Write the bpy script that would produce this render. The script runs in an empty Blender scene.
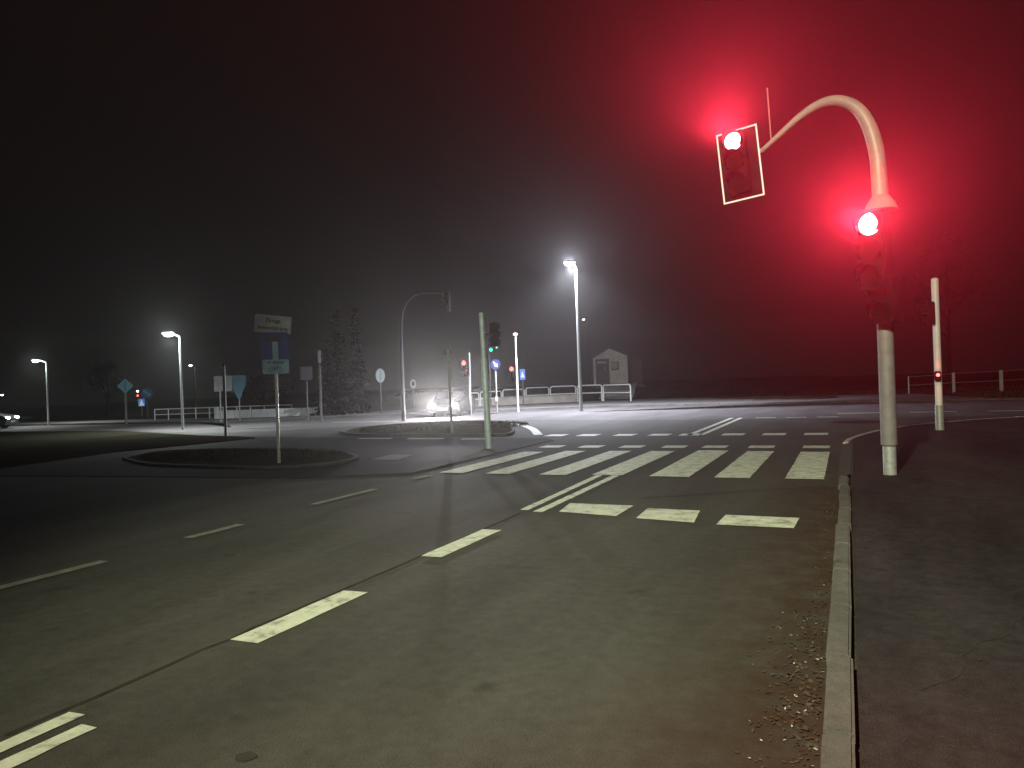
import bpy, bmesh, math, random
from mathutils import Vector, Matrix, noise
S = bpy.context.scene
COL = S.collection
random.seed(7)
R = math.radians

# ------------------------------------------------------------------ camera
F, CX, CY, H = 760.0, 512.0, 384.0, 1.65
YAW, ROLL = R(23.8), R(2.0)
fw = Vector((-math.sin(YAW), math.cos(YAW), 0))
rt0 = Vector((math.cos(YAW), math.sin(YAW), 0))
up0 = Vector((0, 0, 1))
rt = rt0 * math.cos(ROLL) - up0 * math.sin(ROLL)
up = up0 * math.cos(ROLL) + rt0 * math.sin(ROLL)
cd = bpy.data.cameras.new('camera')
cam = bpy.data.objects.new('camera', cd)
COL.objects.link(cam)
m = Matrix.Identity(4)
for i in range(3):
    m[i][0], m[i][1], m[i][2] = rt[i], up[i], -fw[i]
m[2][3] = H
cam.matrix_world = m
cd.sensor_width = 36
cd.lens = 36 * F / 1024
cd.clip_end = 2000
cd.clip_start = 0.05
S.camera = cam

# ------------------------------------------------------------------ night sky, exposure
W = bpy.data.worlds.new('World')
S.world = W
W.use_nodes = True
wb = W.node_tree.nodes['Background']
wb.inputs[0].default_value = (1.0, 0.88, 0.82, 1)
wb.inputs[1].default_value = 0.0034
S.view_settings.view_transform = 'Standard'
S.view_settings.look = 'None'
S.view_settings.gamma = 1
S.view_settings.exposure = 0
S.cycles.use_denoising = True
S.cycles.max_bounces = 4
S.cycles.volume_bounces = 0
S.cycles.sample_clamp_indirect = 3
S.cycles.volume_step_rate = 1


def lamp(kind, name, loc, energy, color, radius=0.1, target=None, angle=120, blend=0.6, parent=None):
    d = bpy.data.lights.new(name, kind)
    d.energy = energy
    d.color = color
    d.shadow_soft_size = radius
    if kind == 'SPOT':
        d.spot_size = R(angle)
        d.spot_blend = blend
    o = bpy.data.objects.new(name, d)
    COL.objects.link(o)
    o.location = loc
    if target is not None:
        v = Vector(target) - Vector(loc)
        o.rotation_euler = v.to_track_quat('-Z', 'Y').to_euler()
    if parent:
        o.parent = parent
    return o


# street lamp that stands behind the photographer and lights the carriageway
NEAR_LAMP = lamp('SPOT', 'street_light_behind', (-1.7, -6.0, 9.5), 22000, (0.96, 0.97, 0.66), 0.25, (-0.5, 13.5, 0), 67, 1.0)


# ------------------------------------------------------------------ projection helpers (ground points and heights)
def G(px, py, z=0.0):
    d = fw + rt * ((px - CX) / F) - up * ((py - CY) / F)
    t = (z - H) / d.z
    return Vector((d.x * t, d.y * t, z))


def at(px, py, depth):
    d = fw + rt * ((px - CX) / F) - up * ((py - CY) / F)
    return Vector((0, 0, H)) + d * depth


def hz(P, py):
    "height above road level at which the vertical through P reaches image row py"
    lo, hi = -3.0, 30.0
    for _ in range(50):
        mid = (lo + hi) / 2
        v = Vector((P[0], P[1], mid - H))
        y = CY - F * v.dot(up) / v.dot(fw)
        if y > py:
            lo = mid
        else:
            hi = mid
    return (lo + hi) / 2


def face_cam(P, extra=0.0):
    "z rotation that turns local -Y towards the camera"
    return math.atan2(-P[1], -P[0]) + math.pi / 2 + R(extra)


# ------------------------------------------------------------------ materials
MATS = {}


def pmat(name, col, rough=0.6, metal=0.0, var=0.12, scale=6.0, bump=0.0, spec=0.5, emit=None, estr=0.0):
    if name in MATS:
        return MATS[name]
    M = bpy.data.materials.new(name)
    M.use_nodes = True
    nt = M.node_tree
    b = nt.nodes['Principled BSDF']
    b.inputs['Roughness'].default_value = rough
    b.inputs['Metallic'].default_value = metal
    b.inputs['Specular IOR Level'].default_value = spec
    tc = nt.nodes.new('ShaderNodeTexCoord')
    n = nt.nodes.new('ShaderNodeTexNoise')
    n.inputs['Scale'].default_value = scale
    n.inputs['Detail'].default_value = 6
    nt.links.new(tc.outputs['Object'], n.inputs['Vector'])
    mp = nt.nodes.new('ShaderNodeMapRange')
    mp.inputs[1].default_value = 0.3
    mp.inputs[2].default_value = 0.7
    mp.inputs[3].default_value = 1 - var
    mp.inputs[4].default_value = 1 + var
    nt.links.new(n.outputs['Fac'], mp.inputs[0])
    mx = nt.nodes.new('ShaderNodeVectorMath')
    mx.operation = 'SCALE'
    mx.inputs[0].default_value = col[:3]
    nt.links.new(mp.outputs[0], mx.inputs['Scale'])
    nt.links.new(mx.outputs[0], b.inputs['Base Color'])
    if bump:
        bp = nt.nodes.new('ShaderNodeBump')
        bp.inputs['Strength'].default_value = bump
        bp.inputs['Distance'].default_value = 0.02
        n2 = nt.nodes.new('ShaderNodeTexNoise')
        n2.inputs['Scale'].default_value = scale * 8
        nt.links.new(tc.outputs['Object'], n2.inputs['Vector'])
        nt.links.new(n2.outputs['Fac'], bp.inputs['Height'])
        nt.links.new(bp.outputs[0], b.inputs['Normal'])
    if emit:
        b.inputs['Emission Color'].default_value = (*emit, 1)
        b.inputs['Emission Strength'].default_value = estr
    MATS[name] = M
    return M


def asphalt(name, col, speck=0.5, stain=0.35, big=0.25, rough=0.85, gutter=False, spec=0.08):
    M = bpy.data.materials.new(name)
    M.use_nodes = True
    nt = M.node_tree
    L = nt.links.new
    b = nt.nodes['Principled BSDF']
    b.inputs['Roughness'].default_value = rough
    b.inputs['Specular IOR Level'].default_value = spec
    tc = nt.nodes.new('ShaderNodeTexCoord')

    def noi(scale, detail=4, rough_=0.6, src=None):
        n = nt.nodes.new('ShaderNodeTexNoise')
        n.inputs['Scale'].default_value = scale
        n.inputs['Detail'].default_value = detail
        n.inputs['Roughness'].default_value = rough_
        L(src or tc.outputs['Object'], n.inputs['Vector'])
        return n.outputs['Fac']

    def rng(s, a, b_, c, d):
        q = nt.nodes.new('ShaderNodeMapRange')
        for i, v in enumerate((a, b_, c, d)):
            q.inputs[i + 1].default_value = v
        L(s, q.inputs[0])
        return q.outputs[0]

    def mul(a, b_):
        q = nt.nodes.new('ShaderNodeMath')
        q.operation = 'MULTIPLY'
        L(a, q.inputs[0])
        L(b_, q.inputs[1])
        return q.outputs[0]
    fine = rng(noi(160, 2), 0.3, 0.7, 1 - speck, 1 + speck)
    mid = rng(noi(9, 6, 0.7), 0.3, 0.7, 1 - big * 0.6, 1 + big * 0.6)
    mpn = nt.nodes.new('ShaderNodeMapping')
    mpn.inputs['Scale'].default_value = (1.0, 0.22, 1.0)
    L(tc.outputs['Object'], mpn.inputs['Vector'])
    lng = rng(noi(0.9, 5, 0.6, mpn.outputs[0]), 0.3, 0.7, 1 - big, 1 + big)
    st = rng(noi(2.3, 3, 0.5), 0.66, 0.74, 1.0, 1 - stain)
    v = mul(mul(fine, mid), mul(lng, st))
    mx = nt.nodes.new('ShaderNodeVectorMath')
    mx.operation = 'SCALE'
    mx.inputs[0].default_value = col
    L(v, mx.inputs['Scale'])
    outc = mx.outputs[0]
    if gutter:
        # brown grit and leaf mould washed against the kerb stones
        sep = nt.nodes.new('ShaderNodeSeparateXYZ')
        L(tc.outputs['Object'], sep.inputs[0])
        near = rng(sep.outputs['X'], -1.35, -0.2, 0.0, 1.0)
        keep = nt.nodes.new('ShaderNodeMapRange')
        for i, vv in enumerate((11.5, 13.0, 1.0, 0.0)):
            keep.inputs[i + 1].default_value = vv
        L(sep.outputs['Y'], keep.inputs[0])
        blot = rng(noi(3.2, 8, 0.75), 0.35, 0.62, 0.35, 1.25)
        fac = mul(mul(near, keep.outputs[0]), blot)
        mc = nt.nodes.new('ShaderNodeMix')
        mc.data_type = 'RGBA'
        L(fac, mc.inputs[0])
        L(mx.outputs[0], mc.inputs[6])
        mc.inputs[7].default_value = (0.034, 0.022, 0.013, 1)
        outc = mc.outputs[2]
    L(outc, b.inputs['Base Color'])
    bp = nt.nodes.new('ShaderNodeBump')
    bp.inputs['Strength'].default_value = 0.5
    bp.inputs['Distance'].default_value = 0.006
    L(noi(120, 3), bp.inputs['Height'])
    L(bp.outputs[0], b.inputs['Normal'])
    return M


def paint_mat():
    "worn thermoplastic road paint: chips let the asphalt show"
    M = bpy.data.materials.new('road_paint')
    M.use_nodes = True
    nt = M.node_tree
    L = nt.links.new
    b = nt.nodes['Principled BSDF']
    b.inputs['Roughness'].default_value = 0.7
    tc = nt.nodes.new('ShaderNodeTexCoord')
    n = nt.nodes.new('ShaderNodeTexNoise')
    n.inputs['Scale'].default_value = 5
    n.inputs['Detail'].default_value = 10
    n.inputs['Roughness'].default_value = 0.75
    L(tc.outputs['Object'], n.inputs['Vector'])
    r = nt.nodes.new('ShaderNodeValToRGB')
    r.color_ramp.elements[0].position = 0.38
    r.color_ramp.elements[0].color = (0.22, 0.22, 0.18, 1)
    r.color_ramp.elements[1].position = 0.47
    r.color_ramp.elements[1].color = (0.45, 0.47, 0.38, 1)
    e = r.color_ramp.elements.new(0.7)
    e.color = (0.66, 0.68, 0.58, 1)
    L(n.outputs['Fac'], r.inputs[0])
    L(r.outputs[0], b.inputs['Base Color'])
    return M


ASPH = asphalt('asphalt_road', (0.050, 0.048, 0.042), 0.6, 0.3, 0.3, gutter=True)
ASPH2 = asphalt('asphalt_crossroad', (0.075, 0.070, 0.072), 0.3)
WALKM = asphalt('asphalt_footway', (0.025, 0.0215, 0.023), 0.7, 0.35, 0.55)
PAVE = asphalt('paving_grey', (0.016, 0.015, 0.015), 0.3, 0.3, 0.4, spec=0.05)
CONC = asphalt('concrete_light', (0.17, 0.16, 0.165), 0.2, 0.2, 0.2)
SOIL = asphalt('verge_soil', (0.040, 0.034, 0.024), 0.5, 0.4, 0.4, 0.95, spec=0.0)
KERBM = asphalt('kerb_concrete', (0.092, 0.087, 0.080), 0.3, 0.4, 0.35, 0.9)
SOILD = asphalt('verge_dark_grass', (0.014, 0.013, 0.009), 0.5, 0.4, 0.4, 0.95, spec=0.0)
KERBD = asphalt('kerb_dark', (0.07, 0.066, 0.062), 0.3, 0.4, 0.35, 0.9)
TAR = pmat('tar_seam', (0.036, 0.034, 0.030), 0.9, var=0.3, spec=0.0)
PAINT = paint_mat()
POLE = pmat('pole_cream_paint', (0.24, 0.225, 0.20), 0.45, var=0.12, scale=9)
POLEW = pmat('pole_white_paint', (0.72, 0.70, 0.70), 0.4, var=0.08)
GALV = pmat('galvanised_steel', (0.36, 0.38, 0.38), 0.42, 0.35, var=0.2, scale=14)
GREENP = pmat('greenish_galvanised_pole', (0.34, 0.43, 0.47), 0.45, 0.1, var=0.2, scale=9)
DARKP = pmat('dull_grey_pole', (0.07, 0.065, 0.065), 0.6, 0.2, var=0.2)
BLK = pmat('black_plastic', (0.007, 0.006, 0.007), 0.8, spec=0.05, var=0.3, scale=20)
WHT = pmat('white_reflective', (0.78, 0.80, 0.80), 0.4, var=0.05)
DIMW = pmat('dimmed_white_sign', (0.24, 0.25, 0.30), 0.5, var=0.2, scale=5)  # white lowered in colour, standing in for weaker light on the plate
BLUE = pmat('sign_blue', (0.010, 0.022, 0.20), 0.4, var=0.1)
REDP = pmat('sign_red', (0.030, 0.010, 0.014), 0.4, var=0.1)
PLT = pmat('sign_pale_bluish', (0.16, 0.27, 0.40), 0.4, var=0.2)
TEAL = pmat('sign_back_teal', (0.10, 0.33, 0.42), 0.45, 0.1, var=0.12, scale=4)
GREYB = pmat('sign_back_grey', (0.16, 0.165, 0.165), 0.45, 0.4, var=0.15)
INK = pmat('sign_black_ink', (0.015, 0.015, 0.015), 0.5)
RAILW = pmat('rail_white_paint', (0.86, 0.86, 0.84), 0.45, var=0.1)
STUCCO = pmat('hut_render', (0.86, 0.78, 0.72), 0.85, var=0.15, scale=2, bump=0.3)
HUTD = pmat('hut_door_metal', (0.09, 0.055, 0.06), 0.5, var=0.2)
ROOF = pmat('hut_roof', (0.12, 0.11, 0.11), 0.8, var=0.2)
CARP = pmat('car_paint_dark', (0.010, 0.010, 0.012), 0.35, 0.0, var=0.05)
GLASS = pmat('car_glass', (0.01, 0.01, 0.012), 0.08, var=0.0)
TYRE = pmat('tyre_rubber', (0.015, 0.015, 0.015), 0.9)
LEAF = pmat('dark_needles', (0.003, 0.004, 0.003), 0.9, spec=0.0, var=0.4, scale=1.5)
LEAF2 = pmat('dark_leaves', (0.010, 0.011, 0.006), 0.9, spec=0.0, var=0.4, scale=1.5)
BARK = pmat('bark', (0.02, 0.016, 0.013), 0.9, spec=0.0, var=0.3, bump=0.5)
GRASSM = pmat('grass_blades', (0.030, 0.034, 0.016), 0.9, spec=0.0, var=0.4, scale=3)
LITTER = pmat('dead_leaves', (0.040, 0.026, 0.015), 0.8, var=0.5, scale=9)
LITTERW = pmat('pale_litter', (0.36, 0.34, 0.28), 0.4, var=0.2)


def emis(name, col, s):
    return pmat(name, (0.02, 0.02, 0.02), 0.3, emit=col, estr=s)


E_RED = emis('lens_red_lit', (1.0, 0.42, 0.45), 9)
E_REDS = emis('lens_red_far', (1.0, 0.10, 0.09), 5)
E_GREEN = emis('lens_green_lit', (0.05, 1.0, 0.62), 1.6)
E_GREENW = emis('lens_pale_green', (0.35, 1.0, 0.75), 1.0)
E_WHITE = emis('lamp_glass_lit', (0.95, 1.0, 1.0), 30)
E_WARM = emis('lamp_small_lit', (1.0, 0.95, 0.8), 8)
E_HEAD = emis('headlight_lit', (1.0, 0.97, 0.95), 60)
E_HEADB = emis('headlight_lit_blue', (0.8, 0.9, 1.0), 15)
E_PINK = emis('knob_pinkish_glow', (1.0, 0.75, 0.8), 2)
LENSR = pmat('lens_red_dark', (0.008, 0.002, 0.002), 0.8, spec=0.0)
LENSY = pmat('lens_amber_dark', (0.006, 0.004, 0.002), 0.8, spec=0.0)
LENSG = pmat('lens_green_dark', (0.002, 0.005, 0.004), 0.8, spec=0.0)


# ------------------------------------------------------------------ mesh builder
class MB:
    def __init__(s):
        s.bm = bmesh.new()

    def box(s, c, size, rot=None, bevel=0.0):
        r = bmesh.ops.create_cube(s.bm, size=1)
        vs = r['verts']
        M = Matrix.Translation(c) @ (rot.to_4x4() if rot else Matrix.Identity(4)) @ Matrix.Diagonal((*size, 1))
        bmesh.ops.transform(s.bm, matrix=M, verts=vs)
        if bevel:
            es = list({e for v in vs for e in v.link_edges})
            bmesh.ops.bevel(s.bm, geom=es, offset=bevel, segments=2, affect='EDGES')
        return s

    def tube(s, pts, rad, n=12, caps=True):
        pts = [Vector(p) for p in pts]
        if not isinstance(rad, (list, tuple)):
            rad = [rad] * len(pts)
        rings = []
        ref = None
        for i, p in enumerate(pts):
            a = pts[max(i - 1, 0)]
            b = pts[min(i + 1, len(pts) - 1)]
            t = (b - a).normalized() if (b - a).length > 1e-9 else Vector((0, 0, 1))
            if ref is None:
                ref = Vector((1, 0, 0)) if abs(t.x) < 0.9 else Vector((0, 1, 0))
            u_ = (ref - t * ref.dot(t)).normalized()
            ref = u_
            w_ = t.cross(u_)
            rings.append([s.bm.verts.new(p + (u_ * math.cos(k * 2 * math.pi / n) + w_ * math.sin(k * 2 * math.pi / n)) * rad[i]) for k in range(n)])
        for i in range(len(rings) - 1):
            for k in range(n):
                s.bm.faces.new((rings[i][k], rings[i][(k + 1) % n], rings[i + 1][(k + 1) % n], rings[i + 1][k]))
        if caps:
            s.bm.faces.new(rings[0][::-1])
            s.bm.faces.new(rings[-1])
        return s

    def prism(s, pts, y0, y1, axis='y'):
        "outline in x,z extruded along y (or x,y along z)"
        def mk(a, b, t):
            return (a, t, b) if axis == 'y' else (a, b, t)
        A = [s.bm.verts.new(mk(a, b, y0)) for a, b in pts]
        B = [s.bm.verts.new(mk(a, b, y1)) for a, b in pts]
        n = len(pts)
        s.bm.faces.new(A)
        s.bm.faces.new(B[::-1])
        for i in range(n):
            s.bm.faces.new((A[i], B[i], B[(i + 1) % n], A[(i + 1) % n]))
        return s

    def poly(s, pts):
        s.bm.faces.new([s.bm.verts.new(p) for p in pts])
        return s

    def build(s, name, mat, parent=None, smooth=False, recalc=True):
        if recalc:
            bmesh.ops.recalc_face_normals(s.bm, faces=s.bm.faces[:])
        me = bpy.data.meshes.new(name)
        s.bm.to_mesh(me)
        s.bm.free()
        if smooth:
            for p in me.polygons:
                p.use_smooth = True
            try:
                me.set_sharp_from_angle(angle=R(40))
            except Exception:
                pass
        me.materials.append(mat)
        o = bpy.data.objects.new(name, me)
        COL.objects.link(o)
        if parent:
            o.parent = parent
        return o


def thing(name, label, cat, loc=(0, 0, 0), rz=0.0, group=None, lean=None):
    o = bpy.data.objects.new(name, None)
    COL.objects.link(o)
    o.empty_display_size = 0.3
    o.location = loc
    o.rotation_euler = (0, 0, rz)
    if lean:
        o.rotation_euler = (R(lean[0]), R(lean[1]), rz)
    o['label'] = label
    o['category'] = cat
    if group:
        o['group'] = group
    return o


def tag(o, label, cat, group=None):
    o['label'] = label
    o['category'] = cat
    if group:
        o['group'] = group
    return o


def struct(o, kind='structure', label=None, cat=None):
    o['kind'] = kind
    o['label'] = label or o.name.replace('_', ' ')
    o['category'] = cat or o.name.replace('_', ' ').split('.')[0]
    return o


# ------------------------------------------------------------------ terrain
def smooth(t):
    t = max(0.0, min(1.0, t))
    return t * t * (3 - 2 * t)


LA, LB = Vector((-27.2, 50.6)), Vector((-16.0, 61.6))
LD = (LB - LA).normalized()
LN = Vector((-LD.y, LD.x))


def bank(x, y):
    p = Vector((x, y)) - LA
    dist = p.dot(LN)
    along = p.dot(LD)
    mask = smooth((along + 6) / 8)
    # on the right the bank runs parallel to the far footway
    d2 = y - 62.5
    dist = min(dist, d2) if x > -16 else dist
    h = 1.28 * smooth((dist - 0.3) / 5.5) * mask
    if x > -11:
        h *= 0.35 + 0.65 * smooth((-4 - x) / 7)
    return h


def terrain():
    def axis(lo, hi, core0, core1, step):
        v = [core0 + i * step for i in range(int((core1 - core0) / step) + 1)]
        t, g = v[-1], step
        while t < hi:
            g *= 1.35
            t = min(hi, t + g)
            v.append(t)
        t, g, left = v[0], step, []
        while t > lo:
            g *= 1.35
            t = max(lo, t - g)
            left.append(t)
        return left[::-1] + v
    xs = axis(-230, 230, -60, 30, 0.9)
    ys = axis(-60, 300, 10, 85, 0.9)
    bm = bmesh.new()
    grid = []
    for y in ys:
        row = []
        for x in xs:
            z = -0.03 + bank(x, y)
            if y > 63 or x > 6 and y > 47 or x < -28:
                z += 0.05 * noise.noise((x * 0.3, y * 0.3, 0)) - 0.03
            row.append(bm.verts.new((x, y, z)))
        grid.append(row)
    for j in range(len(ys) - 1):
        for i in range(len(xs) - 1):
            bm.faces.new((grid[j][i], grid[j][i + 1], grid[j + 1][i + 1], grid[j + 1][i]))
    me = bpy.data.meshes.new('ground')
    bm.to_mesh(me)
    bm.free()
    for p in me.polygons:
        p.use_smooth = True
    me.materials.append(SOIL)
    o = bpy.data.objects.new('ground', me)
    COL.objects.link(o)
    struct(o)
    return o


terrain()


def sheet(name, pts, z, mat, label=None, thick=0.0):
    mb = MB()
    if thick:
        mb.prism(pts, z - thick, z, 'z')
    else:
        mb.poly([(x, y, z) for x, y in pts])
    o = mb.build(name, mat)
    if not thick and o.data.polygons[0].normal.z < 0:
        o.data.flip_normals()
    return struct(o, label=label)


def arc(cx, cy, r, a0, a1, n=12):
    return [(cx + r * math.cos(R(a0 + (a1 - a0) * i / n)), cy + r * math.sin(R(a0 + (a1 - a0) * i / n))) for i in range(n + 1)]


def spline(pts, n=6):
    "Catmull-Rom through 2D points"
    P = [Vector(p) for p in pts]
    P = [P[0] * 2 - P[1]] + P + [P[-1] * 2 - P[-2]]
    out = []
    for i in range(1, len(P) - 2):
        for k in range(n):
            t = k / n
            a, b, c, d = P[i - 1], P[i], P[i + 1], P[i + 2]
            out.append(tuple(0.5 * ((2 * b) + (-a + c) * t + (2 * a - 5 * b + 4 * c - d) * t * t + (-a + 3 * b - 3 * c + d) * t ** 3)))
    out.append(tuple(P[-2]))
    return out


# carriageways -------------------------------------------------------------
CORNER = spline([(-0.15, 19.0), (0.05, 20.6), (0.9, 23.4), (2.5, 26.2), (5.1, 28.7), (9, 30.2), (16, 31), (30, 31)], 5)
road = [(-0.15, -30)] + [(-0.15, y) for y in (0, 13)] + CORNER + [(120, 31), (120, 44.5), (8, 44.5), (0, 45.2), (-14, 46.5), (-24, 40), (-34, 33.2), (-52, 33.4), (-120, 33.4), (-120, 26.6), (-33, 26.6), (-24, 23.0), (-17.5, 21.6), (-8.2, 20.9), (-7.75, 20.2), (-7.75, 12.6), (-9.6, 11.6), (-14.0, 11.3), (-30, 9.5), (-60, 9.0), (-60, -30)]
sheet('road', road, 0.0, ASPH)

# crossroad surface laid over the junction: a lighter asphalt
xroad = [(0.0, 29.6), (6.5, 30.6), (16, 31.2), (30, 31.2), (110, 31.2), (110, 44.2), (8, 44.2), (0, 45.0), (-13.8, 46.2), (-23.6, 39.8), (-33.8, 33.0), (-52, 33.2), (-110, 33.2), (-110, 26.8), (-33, 26.8), (-24, 24.2), (-20, 28.5), (-16.5, 31.4), (-12.6, 31.2), (-9.0, 30.2)]
sheet('road_crossing', xroad, 0.004, ASPH2)

# right footway (raised) and dropped area at the crossing
foot = [(0.0, -30), (0.0, 12.9), (0.0, 13.4), (0.05, 19.0)] + [(x + 0.14, y - 0.06) for x, y in CORNER[1:]] + [(120, 30.9), (120, -30)]
sheet('footway', foot, 0.05, WALKM, thick=0.12)

# flush slope where the footway meets the crossing
mb = MB()
mb.poly([(-0.19, 13.05, 0.0025), (0.03, 13.05, 0.054), (0.08, 19.1, 0.054), (-0.17, 19.2, 0.0025)])
o = mb.build('dropped_kerb_slope', ASPH)
if o.data.polygons[0].normal.z < 0:
    o.data.flip_normals()
struct(o, label='flush slope at the crossing')

# far footway, pale concrete
farwalk = spline([(-24.5, 40.6), (-14.0, 47.2), (0, 45.8), (4.6, 45.6), (6.6, 47.0)], 5) + [(5.6, 50.5), (4.2, 57.6), (0, 58.2), (-8, 60.6), (-15.6, 61.4), (-20, 58.2), (-27.4, 50.4), (-30.0, 46.8), (-33.0, 42.0), (-44, 38.6), (-60, 37.8), (-110, 37.8), (-110, 34.6), (-52, 34.6), (-40, 34.5), (-34, 34.4)]
sheet('far_footway', farwalk, 0.06, CONC, thick=0.1)

# left footway, grey slabs
leftwalk = [(-7.7, 12.55), (-7.7, 20.25), (-8.15, 20.95), (-17.5, 21.7), (-24.0, 23.05), (-33, 26.65), (-60, 26.65), (-60, 8.9), (-30, 9.4), (-14.0, 11.2), (-9.6, 11.5)]
sheet('left_footway', leftwalk, 0.012, PAVE, thick=0.1)
sheet('left_verge', [(-19.5, 21.2), (-21.0, 21.9), (-24.0, 22.75), (-33, 26.2), (-59, 26.3), (-59, 9.6), (-30, 10.0), (-19.0, 11.6), (-20.2, 16.0)], 0.05, SOILD, 'dark grass verge left of the footway', thick=0.06)

# traffic island in the junction: kerbed bed of dark soil
ISL = spline([(-17.6, 23.6), (-18.6, 26.6), (-17.2, 29.4), (-14.9, 30.3), (-12.9, 28.2), (-11.0, 25.0), (-9.9, 22.3), (-10.3, 21.75), (-12.6, 21.9), (-15.6, 22.1), (-17.6, 23.6)], 6)


def bed(name, outline, cx, cy, zt, label, kerb=0.16, mat=SOIL, kz=0.1):
    "kerb ring plus a domed bed"
    mb = MB()
    n = len(outline) - 1
    o_ = [Vector(p) for p in outline[:n]]
    c = Vector((cx, cy))
    inn = [p + (c - p).normalized() * kerb for p in o_]
    vo0 = [mb.bm.verts.new((p.x, p.y, -0.02)) for p in o_]
    vo = [mb.bm.verts.new((p.x, p.y, kz)) for p in o_]
    vi = [mb.bm.verts.new((p.x, p.y, kz)) for p in inn]
    for i in range(n):
        j = (i + 1) % n
        mb.bm.faces.new((vo0[i], vo0[j], vo[j], vo[i]))
        mb.bm.faces.new((vo[i], vo[j], vi[j], vi[i]))
    struct(mb.build(name + '_kerb', KERBD), label=label + ' kerb')
    mb = MB()
    rings = []
    for k, f in enumerate((0, 0.15, 0.35, 0.6, 0.85)):
        rings.append([mb.bm.verts.new((*(p + (c - p) * f), kz - 0.01 + zt * smooth(f * 1.3) + (0.03 * noise.noise((p.x * 2, p.y * 2, f * 5)) if k else 0))) for p in inn])
    top = mb.bm.verts.new((cx, cy, kz + zt))
    for k in range(4):
        for i in range(n):
            j = (i + 1) % n
            mb.bm.faces.new((rings[k][i], rings[k][j], rings[k + 1][j], rings[k + 1][i]))
    for i in range(n):
        mb.bm.faces.new((rings[4][i], rings[4][(i + 1) % n], top))
    struct(mb.build(name, mat, smooth=True), label=label)


bed('island_bed', ISL, -14.2, 25.4, 0.14, 'dark planted traffic island')
ISL2 = spline([(-17.6, 14.2), (-18.4, 16.2), (-16.2, 17.0), (-13.2, 16.4), (-11.2, 15.6), (-10.3, 14.2), (-10.9, 13.0), (-12.2, 12.75), (-15.2, 13.0), (-17.6, 14.2)], 6)
bed('verge_bed', ISL2, -14.0, 14.8, 0.08, 'dark planted bed in the left footway', kz=0.07)
ISL3 = spline([(-9.4, 57.0), (-7.2, 53.4), (-5.0, 50.2), (-2.2, 50.0), (-0.6, 53.0), (-1.6, 57.0), (-4.8, 58.6), (-8.4, 58.2), (-9.4, 57.0)], 6)
bed('far_bed', ISL3, -4.8, 54.6, 0.10, 'dark round bed in the far footway', kz=0.12)
sheet('paving_patch', [(-10.15, 14.75), (-10.35, 15.9), (-9.7, 15.9), (-9.4, 14.75)], 0.016, CONC)
# dark verges between the left road and the railing
sheet('verge', [(-110, 33.6), (-52, 33.6), (-36, 33.6), (-30.5, 31.2), (-27.6, 28.4), (-31.0, 31.4), (-36.5, 34.3), (-110, 34.3)], 0.05, SOIL, thick=0.06)


# kerbs --------------------------------------------------------------------
def kerb_run(name, line, w, ztop, gap=0.012, jitter=0.012, step=1.0, label=None, bevel=0.015, mat=None):
    "stones laid end to end with open joints"
    mb = MB()
    P = [Vector(p) for p in line]
    # resample at the stone length
    pts = [P[0]]
    acc = 0
    for a, b in zip(P, P[1:]):
        d = (b - a).length
        while acc + d >= step:
            t = (step - acc) / d
            a = a.lerp(b, t)
            pts.append(a.copy())
            d = (b - a).length
            acc = 0
        acc += d
    for a, b in zip(pts, pts[1:]):
        c = (a + b) / 2
        d = (b - a)
        ang = math.atan2(d.y, d.x) + random.uniform(-0.008, 0.008)
        zt = ztop(c.y) if callable(ztop) else ztop
        zt += random.uniform(-0.006, 0.006)
        mb.box((c.x + random.uniform(-jitter, jitter), c.y, zt / 2 - 0.04), (d.length - gap, w, zt + 0.08), Matrix.Rotation(ang, 3, 'Z'), bevel)
    return struct(mb.build(name, mat or KERBM), label=label)


kerb_run('kerb', [(-0.085, y * 0.5 - 6.4) for y in range(0, 39)], 0.13, lambda y: 0.085, label='worn concrete kerb stones')
kerb_run('kerb_dropped', [(x + 0.07, y - 0.03) for x, y in CORNER] + [(60, 31)], 0.13, lambda y: 0.058, label='low kerb round the corner', mat=asphalt('kerb_pale', (0.34, 0.31, 0.29), 0.3, 0.3, 0.3))
kerb_run('far_kerb', [(8, 44.6), (0, 45.3), (-14, 46.7), (-24.2, 40.2), (-34, 33.9), (-60, 34.0)], 0.15, 0.09, label='kerb of the far footway')
kerb_run('far_kerb_right', [(8, 44.7), (60, 44.7)], 0.15, 0.05, label='kerb along the far verge', mat=KERBD)


# markings -----------------------------------------------------------------
def quad_rough(mb, x0, x1, y0, y1, z, sk=0.0, rot=0.0, amp=0.012, step=0.18):
    "strip with slightly ragged edges; sk shears x by y"
    cx, cy = (x0 + x1) / 2, (y0 + y1) / 2

    def tr(x, y):
        x += sk * (y - cy)
        dx, dy = x - cx, y - cy
        return (cx + dx * math.cos(rot) - dy * math.sin(rot), cy + dx * math.sin(rot) + dy * math.cos(rot))
    pts = []
    for (ax, ay), (bx, by) in (((x0, y0), (x1, y0)), ((x1, y0), (x1, y1)), ((x1, y1), (x0, y1)), ((x0, y1), (x0, y0))):
        n = max(1, int(math.hypot(bx - ax, by - ay) / step))
        for i in range(n):
            t = i / n
            pts.append(tr(ax + (bx - ax) * t + random.uniform(-amp, amp), ay + (by - ay) * t + random.uniform(-amp, amp)))
    mb.poly([(x, y, z) for x, y in pts])


def marks(name, rects, z=0.006, label=None, rot=0.0, sk=0.0, amp=0.006, mat=None):
    mb = MB()
    for r_ in rects:
        quad_rough(mb, *r_[:4], z, sk=r_[4] if len(r_) > 4 else sk, rot=rot, amp=amp)
    o = mb.build(name, mat or PAINT, recalc=False)
    return struct(o, label=label)


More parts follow.
